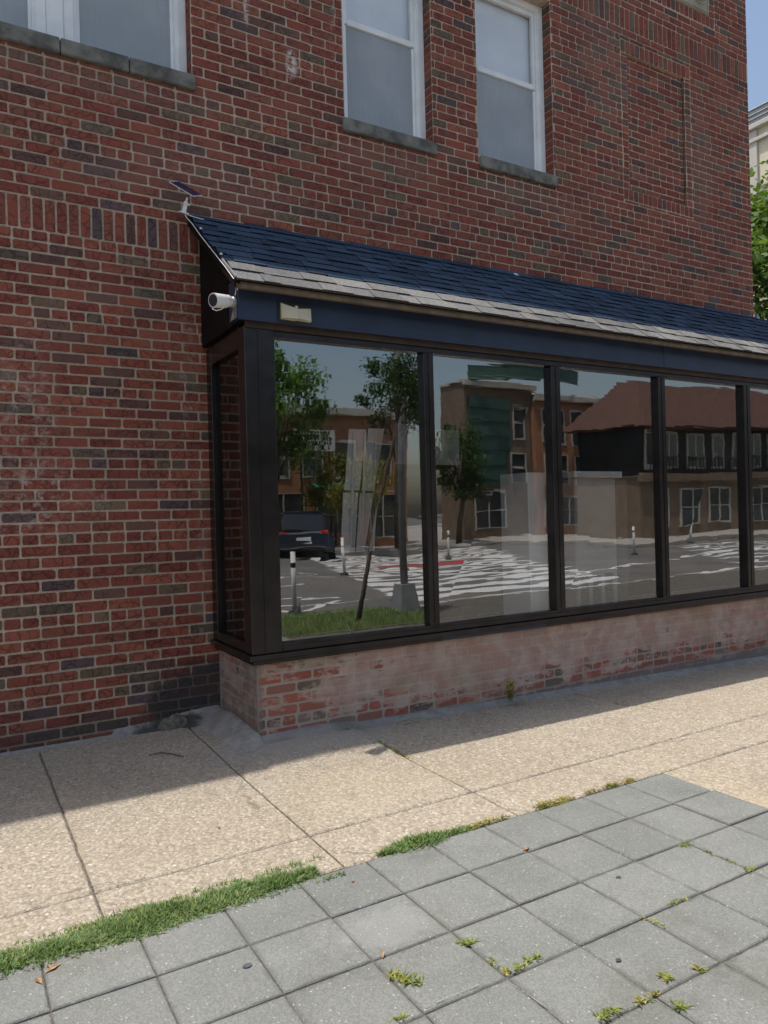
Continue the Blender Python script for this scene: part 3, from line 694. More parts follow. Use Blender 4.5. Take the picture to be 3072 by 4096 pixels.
for j in range(len(ys_)-1):
    for i in range(len(xs_)-1):
        a,b=xs_[i],xs_[i+1]
        if ys_[j+1]>2.0 and a>3.1: continue
        if 3.2<a<5.4 and ys_[j+1]<.95: continue
        paver(a,b,ys_[j+1],ys_[j])
o=tp.build('paving',M['paver']); tag(o,kind='structure'); recalc(o)
# kerbs and far pavements
g=MB(); g.box(-30,45,-.95,-.852,-.165,-.004,bv=.008); g.box(5.55,45,-.852,2.058,-.165,-.008); g.box(-30,-7.1,-.852,2.65,-.165,-.008)
g.box(-60,90,-60,-17.6,-.164,-.02,bv=.01); g.box(22.0,60,-17.59,-10.6,-.164,-.02,bv=.01); tag(g.build('kerb',M['kerb_concrete']),kind='structure')
# verge bed
g=MB(); g.box(3.235,5.54,-.85,.965,-.06,-.010); tag(g.build('verge',M['soil']),kind='structure')
# road markings
g=MB(); r=random.Random(3)
for i in range(16):
    y=-1.6-i*1.0; xo=6.6+.30*i; g.box(xo,xo+5.2+.25*i,y-.50,y,-.1695,-.166)
for i in range(9):
    y=-1.3-i*.95; xo=16+.9*i; g.box(xo,xo+8.5,y-.28,y,-.1695,-.166)
def line(pts,w):
    for (a,b) in zip(pts,pts[1:]):
        a=Vector((*a,-.1655)); b=Vector((*b,-.1655)); n=(b-a).normalized().cross(Vector((0,0,1)))*w/2; g.face([a-n,b-n,b+n,a+n])
line([(1.5,-2.0),(3.5,-2.1),(5,-2.6),(6.0,-3.6)],.12); line([(1.0,-3.2),(6.3,-4.2)],.12); line([(0,-5),(6.5,-6.2)],.15); line([(3,-7.5),(8,-7.9)],.12); line([(-20,-9),(8,-9)],.12); line([(3.0,-1.5),(4.4,-2.9),(6.4,-3.2)],.1); line([(12,-1.6),(30,-4.6)],.15); line([(10,-3.8),(26,-7.0)],.12)
tag(g.build('road_markings',M['paint']),kind='structure')
g=MB(); g.box(10.8,14.6,-11.1,-10.4,-.1660,-.1630); tag(g.build('red_lane_marking',M['red_paint']),kind='structure')

# cement fillet against the walls
g=MB(); r=random.Random(2)
def fil(x,y):
    n=mnoise.noise(Vector((x*7,y*7,1)))*.5+mnoise.noise(Vector((x*23,y*23,3)))*.25
    d=1e9
    if x<1.60: d=YW-y
    if x>=1.595: d=min(d,4.332-y) if y<4.34 else 0
    if y>=4.30 and x<1.6: d=min(d,1.60-x)
    if x<1.6 and y<4.332: d=min(math.hypot(x-1.6,y-4.332),YW-y)
    amp=.05; wid=.085
    if x<.9: amp=.018; wid=.05
    corner=math.exp(-((x-1.55)/.30)**2-((y-4.75)/.50)**2); amp+=.05*corner; wid+=.16*corner
    if x>1.6: amp=.038; wid=.07+.05*math.exp(-((x-1.9)/.5)**2)
    h=amp*max(0,1-d/(wid*(1+.5*n)))**1.4
    return gz(x,y)+h-.005+.003*n, h
st=.03
for (xa,xb,ya,yb) in ((-1.2,1.62,4.0,YW+.02),(1.62,7.8,4.05,4.36)):
    nx=int((xb-xa)/st); ny=int((yb-ya)/st); vs=[];hs=[]
    for j in range(ny+1):
        for i in range(nx+1):
            x=xa+(xb-xa)*i/nx; y=ya+(yb-ya)*j/ny; z_,h=fil(x,y); vs.append((x,y,z_)); hs.append(h)
    W=nx+1; fs=[(j*W+i,j*W+i+1,(j+1)*W+i+1,(j+1)*W+i) for j in range(ny) for i in range(nx) if max(hs[j*W+i],hs[j*W+i+1],hs[(j+1)*W+i],hs[(j+1)*W+i+1])>.001]
    g.grid(vs,fs)
tag(g.build('cement_fillet',M['cement'],smooth=True),kind='structure')

# ------------------------------------------------------------------ grass and weeds
def blade(mb,x,y,z,h,w,lean,ang,c):
    dx,dy=math.cos(ang),math.sin(ang); px,py=-dy*w/2,dx*w/2
    m=(x+dx*lean*.45,y+dy*lean*.45,z+h*.6); t=(x+dx*lean,y+dy*lean,z+h)
    mb.grid([(x-px,y-py,z),(x+px,y+py,z),(m[0]+px*.8,m[1]+py*.8,m[2]),(m[0]-px*.8,m[1]-py*.8,m[2]),t],[(0,1,2,3),(3,2,4)],c)
g=MB(); r=random.Random(4)
def gcol(r):
    k=.6+.8*r.random()
    t=r.random()
    return (k*2.1,k*1.35,k*1.3) if t<.10 else ((k*1.35,k*1.08,k*.9) if t<.3 else (k,k,k))
def strip_w(x):   # half width of the overgrown joint
    w=0
    if x<1.30:
        ks=[(-1.7,.05),(.05,.055),(.3,.075),(.5,.098),(.8,.074),(1.05,.058),(1.22,.035),(1.30,.0)]
        for (xa,wa),(xb_,wb) in zip(ks,ks[1:]):
            if xa<=x<=xb_: w=wa+(wb-wa)*(x-xa)/(xb_-xa)
        w=max(0,w*(1+.35*mnoise.noise(Vector((x*6,0,0)))+.25*mnoise.noise(Vector((x*17,3,0)))))
    if x>1.22 and x<1.55: w=.0
    for c,s_,a in ((1.69,.16,.06),(1.93,.06,.028),(2.03,.07,.018),(2.12,.06,.012),(2.47,.11,.026),(2.86,.05,.018),(2.98,.04,.018),(2.72,.05,.01)):
        w=max(w,a*math.exp(-((x-c)/s_)**4))
    return w
n=0
while n<24000:
    x=-1.6+4.7*r.random(); w=strip_w(x)
    if w<.004 or r.random()>w/.12: continue
    cy=2.688 if x<1.3 else 2.672
    off=(r.random()*2-1); y=cy+off*w+(.004*mnoise.noise(Vector((x*20,1,0))))
    edge=1-abs(off)**3
    h=(.008+.030*r.random())*(.5+.5*edge)*(1 if x<1.9 else .6)*(.75+.5*mnoise.noise(Vector((x*9,y*9,5))))
    blade(g,x,y,-.004,max(h,.004),.003+.003*r.random(),.008+.026*r.random(),r.random()*6.28,gcol(r) if x<1.95 else tuple(q*f for q,f in zip(gcol(r),(1.5,1.0,.8)))); n+=1
# creeping runners round the strip
for k in range(260):
    x=-1.2+2.5*r.random(); y=2.695+(r.choice((-1,1)))*(.07+.03*r.random())
    for q in range(5): blade(g,x+.01*r.gauss(0,1),y+.006*r.gauss(0,1),.0,.006+.012*r.random(),.004,.015,r.random()*6.28,gcol(r))
tag(g.build('grass',M['grass_blade']),'low green grass overgrowing the joint between beige concrete and grey pavers','grass',kind='stuff')
g=MB(); r=random.Random(14)
for k in range(9000):
    x=3.25+2.28*r.random(); y=-.84+1.62*r.random(); blade(g,x,y,-.01,.03+.07*r.random(),.006,.04+.03*r.random(),r.random()*6.28,gcol(r))
tag(g.build('grass',M['grass_blade']),'long green grass in the planted verge beside the kerb','grass',kind='stuff')
def tuft(x,y,n,s,lab,seed,z=0.0,up=.4,ex=0.0,ang=0.0,name='weed'):
    g=MB(); r=random.Random(seed)
    for k in range(n):
        a=r.random()*6.28; L=.68*s*(.5+.8*r.random()); t=(r.random()-.5)*2*ex
        blade(g,t*math.cos(ang)+r.gauss(0,.006),t*math.sin(ang)+r.gauss(0,.006),.0,L*up*(.4+r.random()),.0045+.003*r.random(),L,a,tuple(q*f for q,f in zip(gcol(r),(1.15,1.1,.9))))
    o=g.build(name,M['weed_leaf']); o.location=(x,y,z); return tag(o,lab,'weed','weeds in the paving joints')
tuft(1.155,1.92,60,.05,'large spiky weed sprawling on a grey paver near the bottom centre',1,ex=.05,ang=2.2)
tuft(1.425,1.968,42,.036,'spiky weed at a paver corner just above the forked joint',2,ex=.02,ang=2.5)
tuft(1.435,1.84,14,.022,'tiny weed in the joint right above the long pale one',3,ex=.02,ang=1.6)
tuft(1.50,1.785,60,.030,'long flat weed spread along a joint in the lower middle pavers',4,ex=.075,ang=.05)
tuft(1.818,1.50,34,.034,'small yellow green rosette weed left of the tiny sprout, lower right',5)
tuft(1.94,1.475,20,.034,'tiny star shaped sprout farthest right in its lower right joint',6)
tuft(1.70,1.474,44,.028,'weed stretched along the joint between two rosettes, lower right',7,ex=.045,ang=.0)
tuft(1.55,1.484,50,.034,'dense weed clump at the bottom edge right of the middle',8,ex=.035,ang=.1)
tuft(1.745,1.395,36,.036,'pale rosette weed lowest of the lower right cluster',9)
tuft(2.612,2.04,40,.022,'dark low weed in the joint under the upper right pavers',10,ex=.035,ang=0)
tuft(2.63,1.90,36,.018,'thin weed line running down a right hand joint',11,ex=.07,ang=1.55)
tuft(2.636,1.768,40,.022,'compact weed at a joint crossing by the right edge',12,ex=.025,ang=0)
tuft(2.21,1.765,30,.018,'low dark weed in the joint right of the gum spot',13,ex=.05,ang=0)
tuft(2.03,1.72,22,.018,'small dark weed beside the four paver crossing',14,ex=.05,ang=1.9)
tuft(1.05,1.784,22,.024,'weed at the bottom edge where the pale joint ends',15,ex=.02)
tuft(2.238,3.78,90,.024,'weed line in the concrete joint where the shadow steps',16,z=.004,ex=.20,ang=1.57)
tuft(2.16,4.22,70,.026,'mossy weed at the foot of the plinth left of the joint',17,z=.035,ex=.10,ang=0)
tuft(2.62,4.21,60,.022,'flat weed along the cracked cement under the second pane',18,z=.018,ex=.10,ang=0)
tuft(3.60,4.20,60,.026,'dark low weed right of the upright plant at the plinth',19,z=.0,ex=.08,ang=0)
# upright plant by the plinth
g=MB(); r=random.Random(33)
for k in range(7):
    bx,by=r.gauss(0,.014),r.gauss(0,.010); H=.11+.09*r.random(); lx,ly=r.gauss(0,.02),-.01+r.gauss(0,.012)
    pts=[(bx,by,0),(bx+lx*.5,by+ly*.5,H*.5),(bx+lx,by+ly,H)]; g.tube(pts,[.0022,.0018,.001],5,(1.3,1.2,.8))
    for q in range(26):
        t=.15+.85*r.random(); x=bx+lx*t;y=by+ly*t; blade(g,x,y,H*t,.008,.008,.024+.012*r.random(),r.random()*6.28,tuple(a*f for a,f in zip(gcol(r),(1.5,1.35,.8))))
o=g.build('weed_plant',M['weed_leaf']); o.location=(3.515,4.235,-.005); tag(o,'upright yellow green plant growing against the worn brick plinth','plant')
# litter
def leaf(x,y,z,a,lab,s=.03):
    g=MB(); g.grid([(-s,0,.001),(0,-s*.35,.005),(s,0,.002),(0,s*.35,.006)],[(0,1,2,3)]); o=g.build('dry_leaf',M['dry_leaf']); o.location=(x,y,z); o.rotation_euler=(0,0,a); tag(o,lab,'leaf','dry leaves on the paving')
leaf(.245,2.565,.003,.5,'orange dry leaf under the grass strip by the left edge'); leaf(.20,2.52,.003,1.9,'pale brown leaf on the paver by the left edge',.026)
leaf(1.16,2.06,.003,1.0,'reddish dry leaf on the joint above the large weed',.02)
leaf(1.30,2.53,.003,.4,'small pale leaf on the paver right of the grass strip',.013); leaf(2.03,2.37,.003,.2,'thin reddish leaf lying across the second joint line',.026)
g=MB()
def spot(x,y,rx,ry): g.face([(x+rx*math.cos(a*.5236)*(1+.2*math.sin(a*2.3)),y+ry*math.sin(a*.5236),.0045) for a in range(12)])
spot(2.164,1.998,.011,.009); spot(1.764,1.638,.010,.008); spot(.772,2.243,.015,.012); spot(1.02,3.3,.008,.006)
tag(g.build('gum_stains',M['gum_spot']),kind='structure')
g=MB(); r=random.Random(44)     # thin paint scuffs along joints
def scuff(a,b,w):
    n=26; d=Vector((b[0]-a[0],b[1]-a[1],0)); pr=Vector((-d.y,d.x,0)).normalized()
    for k in range(n):
        if r.random()<.12: continue
        p=Vector((*a,.0052))+d*(k/n); q=Vector((*a,.0052))+d*((k+.8)/n); ww=w*(.4+.8*r.random()); g.face([p-pr*ww,q-pr*ww,q+pr*ww,p+pr*ww])
scuff((1.135,1.778),(1.325,1.776),.0018); scuff((1.41,1.722),(1.425,1.59),.0014)
tag(g.build('paint_scuffs',M['kerb_concrete']),kind='structure')
g=MB(); g.tube([(.98,4.52,.012),(1.05,4.50,.016),(1.10,4.45,.014),(1.15,4.37,.010)],[.002,.004,.0035,.002],6); tag(g.build('twig',M['dark_timber']),'short dark twig lying on the shaded concrete','twig')
# dark lump of old tar and soil by the wall
g=MB(); r=random.Random(77); vs=[];fs=[]
nu,nv=26,10
for j in range(nv+1):
    ph=(math.pi/2)*j/nv
    for i in range(nu):
        a=2*math.pi*i/nu; rr=1+.35*mnoise.noise(Vector((math.cos(a)*2,math.sin(a)*2,ph*2))); 
        vs.append((.115*math.cos(a)*math.cos(ph)*rr,.055*math.sin(a)*math.cos(ph)*rr,.085*math.sin(ph)*(1+.4*mnoise.noise(Vector((math.cos(a)*3,ph*4,5))))))
for j in range(nv):
    for i in range(nu): fs.append((j*nu+i,j*nu+(i+1)%nu,(j+1)*nu+(i+1)%nu,(j+1)*nu+i))
g.grid(vs,fs); o=g.build('tar_lump',M['soil'],smooth=True); o.location=(1.27,5.01,.0); tag(o,'dark crumbly lump of debris at the foot of the sooty brick corner','debris')

# ------------------------------------------------------------------ camera, lamp, solar panel
T=thing('security_camera','white bullet security camera on a jointed mount at the fascia corner','camera',(1.507,4.30,2.70))
def lathe(axis_o,axis_d,prof,n=20):
    o=Vector(axis_o); d=Vector(axis_d).normalized(); a=Vector((0,0,1)); u=d.cross(a).normalized(); w=d.cross(u); vs=[];fs=[]
    for (t,rr) in prof:
        for k in range(n): th=2*math.pi*k/n; vs.append(o+d*t+u*math.cos(th)*rr+w*math.sin(th)*rr)
    for i in range(len(prof)-1):
        for k in range(n): fs.append((i*n+k,i*n+(k+1)%n,(i+1)*n+(k+1)%n,(i+1)*n+k))
    fs.append(tuple(range(n-1,-1,-1))); fs.append(tuple((len(prof)-1)*n+k for k in range(n))); return vs,fs
m=MB(); m.grid(*lathe((1.507,4.285,2.705),(-1,0,0),[(0,.036),(.012,.038),(.028,.030),(.030,.012)])); m.build('mount_plate',M['grey_metal'],T,smooth=False)
m=MB(); m.grid(*lathe((1.480,4.275,2.705),(-1,-.25,.0),[(0,.022),(.008,.032),(.03,.036),(.05,.031),(.062,.018),(.075,.012)])); m.build('joint',M['white_plastic'],T)
dcam=Vector((-1,-.42,-.16)).normalized()
m=MB(); m.grid(*lathe(Vector((1.455,4.262,2.700)),dcam,[(0,.020),(.006,.032),(.02,.039),(.095,.0425),(.115,.0425)],24)); bd=m.build('body',M['white_plastic'],T)
m=MB(); m.grid(*lathe(Vector((1.455,4.262,2.700))+dcam*.1155,dcam,[(0,.036),(.002,.036)],24)); m.build('lens',M['black_plastic'],bd)
m=MB(); m.tube([(1.44,4.24,2.668),(1.40,4.235,2.640),(1.37,4.23,2.628),(1.345,4.22,2.634)],.0035,6); m.build('strap',M['white_plastic'],bd)
T=thing('floodlight','cream wedge shaped motion sensor floodlight on the navy fascia','lamp',(1.87,4.235,2.67))
m=MB(); m.hexa([(1.760,4.234,2.606),(1.987,4.234,2.598),(1.987,4.226,2.598),(1.760,4.226,2.606)],[(1.760,4.234,2.736),(1.987,4.234,2.730),(1.987,4.226,2.730),(1.760,4.226,2.736)]); recalc(m.build('backplate',M['black_plastic'],T))
m=MB(); 
for (a,b) in ((1.774,1.872),(1.8725,1.973)):
    yl=4.205 if a<1.8 else 4.178; yr=4.178 if a<1.8 else 4.205
    zt_l=2.722 if a<1.8 else 2.690; zt_r=2.690 if a<1.8 else 2.708
    m.hexa([(a,4.225,2.622),(b,4.225,2.618),(b,yr,2.622),(a,yl,2.628)],[(a,4.225,zt_l),(b,4.225,zt_r),(b,yr+.006,zt_r-.004),(a,yl+.006,zt_l-.004)])
recalc(m.build('lens_panel',M['cream_plastic'],T))
m=MB(); m.grid(*lathe((1.872,4.215,2.700),(0,-1,0),[(0,.011),(.014,.011),(.020,.006)],12)); m.box(1.81,1.95,4.212,4.2245,2.690,2.716,bv=.003,m=1); m.build('sensor',[M['white_plastic'],M['black_plastic']],T)
T=thing('solar_panel','small tilted solar panel on a white bracket at the top corner of the canopy','solar panel',(1.41,4.98,3.47))
m=MB(); m.hexa([(1.378,4.965,3.478),(1.437,4.965,3.470),(1.437,5.03,3.490),(1.378,5.03,3.498)],[(1.376,4.965,3.486),(1.437,4.965,3.478),(1.437,5.03,3.498),(1.376,5.03,3.506)]); m.hexa([(1.393,4.985,3.486),(1.422,4.985,3.484),(1.422,4.995,3.484),(1.393,4.995,3.486)],[(1.414,4.985,3.566),(1.438,4.985,3.562),(1.438,4.995,3.562),(1.414,4.995,3.566)]); m.tube([(1.426,4.99,3.56),(1.434,4.99,3.592)],.007,8); m.tube([(1.405,4.98,3.548),(1.450,4.98,3.540)],.005,6)
recalc(m.build('bracket',M['white_plastic'],T))
pO=Vector((1.300,4.985,3.655)); pu=Vector((1.466,4.985,3.590))-pO; pO.y=4.94; pu=Vector((1.466,4.94,3.590))-pO; pv=Vector((.08,.06,.045)); pn=pu.cross(pv).normalized()
if pn.y>0: pn=-pn
m=MB(); m.obox(pO-pn*.004,pu,pv,pn*.004); recalc(m.build('panel_frame',M['white_plastic'],T))
m=MB(); m.obox(pO+pu*.03+pv*.04+pn*.0005,pu*.94,pv*.92,pn*.0012); recalc(m.build('solar_cells',M['solar_cell'],T))
m=MB(); pts=[(1.415,4.99,3.482)]
m.tube([(1.418,4.985,3.478),(1.47,4.975,3.464),(1.545,4.985,3.462)],.0032,6)
m.tube([(1.412,4.985,3.478),(1.416,4.95,3.44),AP(1.452,.16,-.004),AP(1.448,.40,-.006),AP(1.449,.75,-.006),AP(1.450,.88,-.006),AP(1.451,1.0,-.006),AP(1.452,Ls-.02,-.012),(1.50,4.225,2.800),(1.506,4.228,2.765),(1.500,4.228,2.79),(1.492,4.24,2.735)],.0028,6)
for s in (.30,.80): m.grid(*lathe(AP(1.475,s,.008),sn+Vector((0,0.0001,0)),[(0,.009),(.006,.009),(.009,.005)],10))
tag(m.build('cable',M['white_plastic']),'thin white cable clipped down the canopy edge from panel to camera','cable')
m=MB(); m.hexa([AP(4.35,.02,.010),AP(4.42,.02,.010),AP(4.42,.05,.010),AP(4.35,.05,.010)],[AP(4.35,.02,.022),AP(4.41,.02,.020),AP(4.41,.028,.018),AP(4.35,.05,.022)]); tag(m.build('paper_scrap',M['paper_white']),'small white scrap lying high on the dark canopy shingles','litter')

# ------------------------------------------------------------------ inside the window bay
m=MB(); m.tube([(2.50,4.72,.50),(2.94,4.88,2.12)],.017,8); m.tube([(2.52,4.76,.50),(2.98,4.92,2.10)],.010,6); tag(m.build('leaning_pole',M['dark_timber']),'dark timber pole leaning inside the first shop pane','pole')
m=MB()
for (x0,x1,xb0,xb1,zt,zb_) in ((2.66,2.80,2.60,2.72,2.02,1.58),(2.82,2.97,2.74,2.88,2.03,1.575),(2.60,2.72,2.56,2.67,1.565,1.14),(2.735,2.88,2.68,2.83,1.56,1.14)):
    m.hexa([(xb0,4.95,zb_),(xb1,4.95,zb_),(xb1,4.954,zb_),(xb0,4.954,zb_)],[(x0,4.97,zt),(x1,4.97,zt),(x1,4.974,zt),(x0,4.974,zt)])
for q in range(3): m.tube([(2.63+.09*q,4.93,1.15),(2.69+.09*q,4.95,2.0)],.010,6)
recalc(tag(m.build('hanging_sheets',M['paper_white']),'white paper sheets hung in two rows behind the leaning pole','paper'))
m=MB()
m.box(3.03,3.34,4.94,4.95,1.77,2.07); m.box(3.36,3.62,4.96,4.97,1.77,2.04); recalc(tag(m.build('display_board',M['board_grey']),'pale grey board inside at the right edge of the first pane','board'))
T=thing('tall_locker','tall pale grey locker standing inside the second shop pane','cabinet',(4.46,4.8,.50))
m=MB(); m.box(4.18,4.55,4.72,5.06,.501,1.70,bv=.006); m.box(4.20,4.53,4.712,4.7195,.53,1.68); m.build('body',M['appliance_grey'],T); m=MB(); m.tube([(4.33,4.70,1.26),(4.39,4.70,1.235),(4.44,4.70,1.205)],.008,6); m.build('handle',M['white_plastic'],T)
T=thing('air_cooler','grey cabinet air cooler with a louvred grille inside the third pane','appliance',(4.95,4.8,.50))
m=MB(); m.box(4.62,5.10,4.74,5.06,.501,1.66,bv=.01); m.build('body',M['cooler_grey'],T)
for cx in (4.66,4.80,4.94):
    m=MB()
    for q in range(15): m.obox((cx,4.732,.56+q*.02),(.09,0,0),(0,.006,.012),(0,-.002,.002))
    m.build('grille',M['black_plastic'],T)
m=MB(); m.box(4.58,5.14,4.70,5.065,1.662,1.712,bv=.004); tag(m.build('shelf_board',M['paper_white']),'white board laid across the top of the grey cooler','board')
m=MB(); m.box(5.14,5.30,4.80,4.82,.501,1.66); tag(m.build('plywood_sheet',M['interior']),'dark upright sheet standing right of the grey cooler','panel')

# bring the things of the display forward, near the glass
for o in list(col.objects):
    if o.parent is None and o.name.split('.')[0] in ('leaning_pole','hanging_sheets','display_board','tall_locker','air_cooler','shelf_board','plywood_sheet'):
        o.location += Vector((-.19,-.29,0)) if o.name!='tall_locker' else Vector((-.28,-.30,0))
# ------------------------------------------------------------------ trees
def tree(label,x,y,th,cz,rx,rz,n,mat,seed,leafs=.10,group=None,name='street_tree',nb=34,zbase=-.02):
    r=random.Random(seed); T=thing(name,label,'tree',(x,y,zbase),0,group)
    m=MB(); top=cz+rz*.4; jx,jy=r.gauss(0,.12),r.gauss(0,.12)
    m.tube([(0,0,0),(jx*.3,jy*.3,th*.5),(jx,jy,th),(jx*1.5,jy*1.5,top)],[.15,.12,.10,.03],9)
    cl=[]
    for k in range(nb):
        a=r.random()*6.28; v=r.uniform(-.85,1); s=math.sqrt(max(0,1-v*v)); q=.45+.55*r.random()**.6
        p=Vector((rx*s*math.cos(a)*q,rx*s*math.sin(a)*q,cz+rz*v*q)); cl.append((p,(.20+.24*r.random())*rx))
        if k%3==0: m.tube([(jx,jy,min(th+abs(v)*.3,top)),tuple(p*.5+Vector((0,0,(th+cz)*.25))),tuple(p)],[.05,.03,.01],5)
    m.build('trunk',M['bark'],T,smooth=True,local=True)
    m=MB()
    for k in range(n):
        c,rr=cl[r.randrange(len(cl))]; d=Vector((r.gauss(0,1),r.gauss(0,1),r.gauss(0,1))).normalized()*rr*(r.random()**.45)
        p=c+d; s=leafs*(.5+r.random()); u=Vector((r.gauss(0,1),r.gauss(0,1),r.gauss(0,.6))).normalized(); w=u.cross(Vector((r.gauss(0,1),r.gauss(0,1),1.5))).normalized()
        kk=.6+.75*r.random(); m.face([p-u*s*.5,p+w*s*.32,p+u*s*.5,p-w*s*.32],(kk,kk,kk))
    m.build('crown',mat,T,local=True); return T
gt='trees along the far side of the street'
tree('leafy green tree beyond the corner of the brick building',17.4,10.9,2.5,5.6,2.6,3.6,44000,M['leaf_bright'],3,.15,name='tree',nb=120)
tree('tall green tree nearest the dark parked cars across the street',11.3,-19.6,2.5,5.6,2.0,2.3,9000,M['leaf_green'],5,.17,gt,nb=40)
tree('low amber green tree in front of the orange brick house',14.3,-18.9,1.2,2.55,1.9,1.25,7000,M['leaf_amber'],6,.13,gt)
tree('slim airy street tree with dark leaves beside the crosswalk end',16.0,-18.2,3.2,6.3,1.35,1.6,3400,M['leaf_dark'],7,.15,gt)
tree('round dark tree between brick house and green glass block',20.3,-18.9,1.8,3.6,1.5,1.7,6000,M['leaf_dark'],8,.14,gt)
tree('broad dark tree at the far left end of the street',8.0,-19.8,2.5,4.6,2.6,2.8,8000,M['leaf_dark'],9,.17,gt,nb=44)

T=thing('young_tree','leaning young tree with a small airy crown in the grass verge','tree',(4.42,.20,-.01))
m=MB(); m.tube([(0,0,0),(.17,.0,.66),(.40,.0,1.55),(.62,.0,2.35),(.76,.0,2.95),(.82,0,3.4)],[.034,.030,.027,.022,.014,.005],8)
r=random.Random(91); cl=[]
for k in range(30):
    a_=r.random()*6.28; zz=2.55+.95*r.random(); rr=.40*r.random()**.5*(1-abs(zz-2.95)/.85); p=Vector((.78+rr*math.cos(a_)*1.1,rr*math.sin(a_),zz)); cl.append(p)
    m.tube([(.60+.2*(zz-2.4)*.7,0,zz-.25),tuple(p)],[.008,.003],4)
m.build('trunk',M['bark'],T,smooth=True,local=True)
m=MB()
for k in range(2600):
    c_=cl[r.randrange(30)]; p=c_+Vector((r.gauss(0,.07),r.gauss(0,.07),r.gauss(0,.08))); s_l=.030+.03*r.random(); u=Vector((r.gauss(0,1),r.gauss(0,1),r.gauss(0,.6))).normalized(); w=u.cross(Vector((r.gauss(0,1),r.gauss(0,1),1.5))).normalized()
    kk=.6+.75*r.random(); m.face([p-u*s_l*.5,p+w*s_l*.3,p+u*s_l*.5,p-w*s_l*.3],(kk,kk,kk))
m.build('crown',M['leaf_dark'],T,local=True)
# ------------------------------------------------------------------ buildings opposite
def block(label,x0,x1,yf,yb,h,wall,wins,cat='building',name='townhouse',wframe='pale_trim'):
    T=thing(name,label,cat,((x0+x1)/2,yf,0))
    m=MB(); m.box(x0,x1,yb,yf,-.02,h); m.build('wall',wall,T)
    m=MB(); m.box(x0-.15,x1+.15,yf+.001,yf+.25,h-.25,h+.12,bv=.02); m.box(x0-.1,x1+.1,yb,yf,h+.001,h+.1); m.build('cornice',M[wframe],T)
    for (a,b,c,d) in wins:
        f=MB(); y=yf+.002; t=.07
        f.box(a,a+t,y,y+.06,c,d); f.box(b-t,b,y,y+.06,c,d); f.box(a+t,b-t,y,y+.06,c,c+t); f.box(a+t,b-t,y,y+.06,d-t,d); f.box(a+t,b-t,y,y+.05,(c+d)/2-.03,(c+d)/2+.03)
        if (b-a)>1.4: f.box((a+b)/2-.03,(a+b)/2+.03,y,y+.051,c+t,d-t)
        fo=f.build('window',M['pale_trim'] if wframe!='metal_dark' else M['metal_dark'],T); p=MB(); p.face([(a+t,y+.02,c+t),(b-t,y+.02,c+t),(b-t,y+.02,d-t),(a+t,y+.02,d-t)]); p.build('pane',M['far_glass'],fo)
    return T
T=block('orange brick terraced house with white framed upper windows and a green canopy',11.2,19.4,-23.0,-25.5,6.3,M['row_brick'],[(12.2,13.3,3.2,4.9),(13.9,15.0,3.2,4.9),(15.6,16.8,3.2,4.9),(17.3,18.5,3.2,4.9),(11.8,14.0,.5,2.4),(14.6,16.8,.5,2.4),(17.3,18.8,.3,2.5)])
m=MB(); m.hexa([(14.4,-22.99,2.35),(17.0,-22.99,2.35),(17.0,-22.0,2.35),(14.4,-22.0,2.35)],[(14.4,-22.99,3.0),(17.0,-22.99,3.0),(17.0,-22.6,2.8),(14.4,-22.6,2.8)]); m.build('door_canopy',M['green_canvas'],T)
block('dark red brick terraced house beside the orange one',2.0,11.1,-23.2,-25.5,5.6,M['roof_tile_brown'],[(3+1.9*i,4.1+1.9*i,3.0,4.6) for i in range(4)]+[(3+1.9*i,4.3+1.9*i,.5,2.3) for i in range(4)])
T=block('tall green and tan block with a curved glass balcony at the top',21.9,26.5,-20.5,-22.5,7.7,M['tan_stone'],[(25.1,26.1,4.8,6.6),(25.1,26.1,2.7,4.1),(22.5,24.7,.4,2.3)])
m=MB(); m.box(22.1,24.8,-20.49,-20.35,2.6,6.9)
for q in range(6): m.box(22.1,24.8,-20.348,-20.30,2.9+q*.7,2.98+q*.7)
m.build('green_bay',M['green_panel'],T)
m=MB(); m.tube([(22.0+ t*.9,-20.3+1.0*math.sin(t*math.pi/8),7.85) for t in range(9)],.06,6); m.tube([(22.0+ t*.9,-20.3+1.0*math.sin(t*math.pi/8),8.6) for t in range(9)],.04,6)
for t in range(8):
    a=(22.0+t*.9,-20.3+math.sin(t*math.pi/8)); b=(22.0+(t+1)*.9,-20.3+math.sin((t+1)*math.pi/8)); m.face([(*a,7.85),(*b,7.85),(*b,8.6),(*a,8.6)])
m.build('balcony',M['green_panel'],T)
block('orange brick block with many tall white framed windows next to the green bay',26.6,37,-20.3,-22.5,7.2,M['row_brick'],[(27.1+1.35*i,28.0+1.35*i,4.7,6.5) for i in range(7)]+[(27.1+1.35*i,28.0+1.35*i,2.6,4.1) for i in range(7)]+[(27.0+2.4*i,28.9+2.4*i,.4,2.1) for i in range(4)])
# turret building
T=block('corner building with brown tiled hip roof over a tan stone ground floor',25.8,42,-13.6,-17.5,2.75,M['tan_stone'],[(26.8+2.3*i,28.4+2.3*i,.4,2.2) for i in range(6)],name='corner_building',wframe='tan_stone')
m=MB(); m.box(26.0,41.8,-17.4,-13.8,2.9,5.0); m.build('upper_wall',M['metal_dark'],T)
for i in range(8):
    f=MB(); a=26.3+i*1.8; f.box(a,a+1.2,-13.798,-13.74,3.1,4.85); fo=f.build('window',M['pale_trim'],T); p=MB(); p.face([(a+.1,-13.735,3.2),(a+.55,-13.735,3.2),(a+.55,-13.735,4.75),(a+.1,-13.735,4.75)]); p.face([(a+.65,-13.735,3.2),(a+1.1,-13.735,3.2),(a+1.1,-13.735,4.75),(a+.65,-13.735,4.75)]); p.build('pane',M['far_glass'],fo)
m=MB()
for q in range(60): m.box(26.1+q*.25,26.13+q*.25,-13.3,-13.27,2.88,3.6)
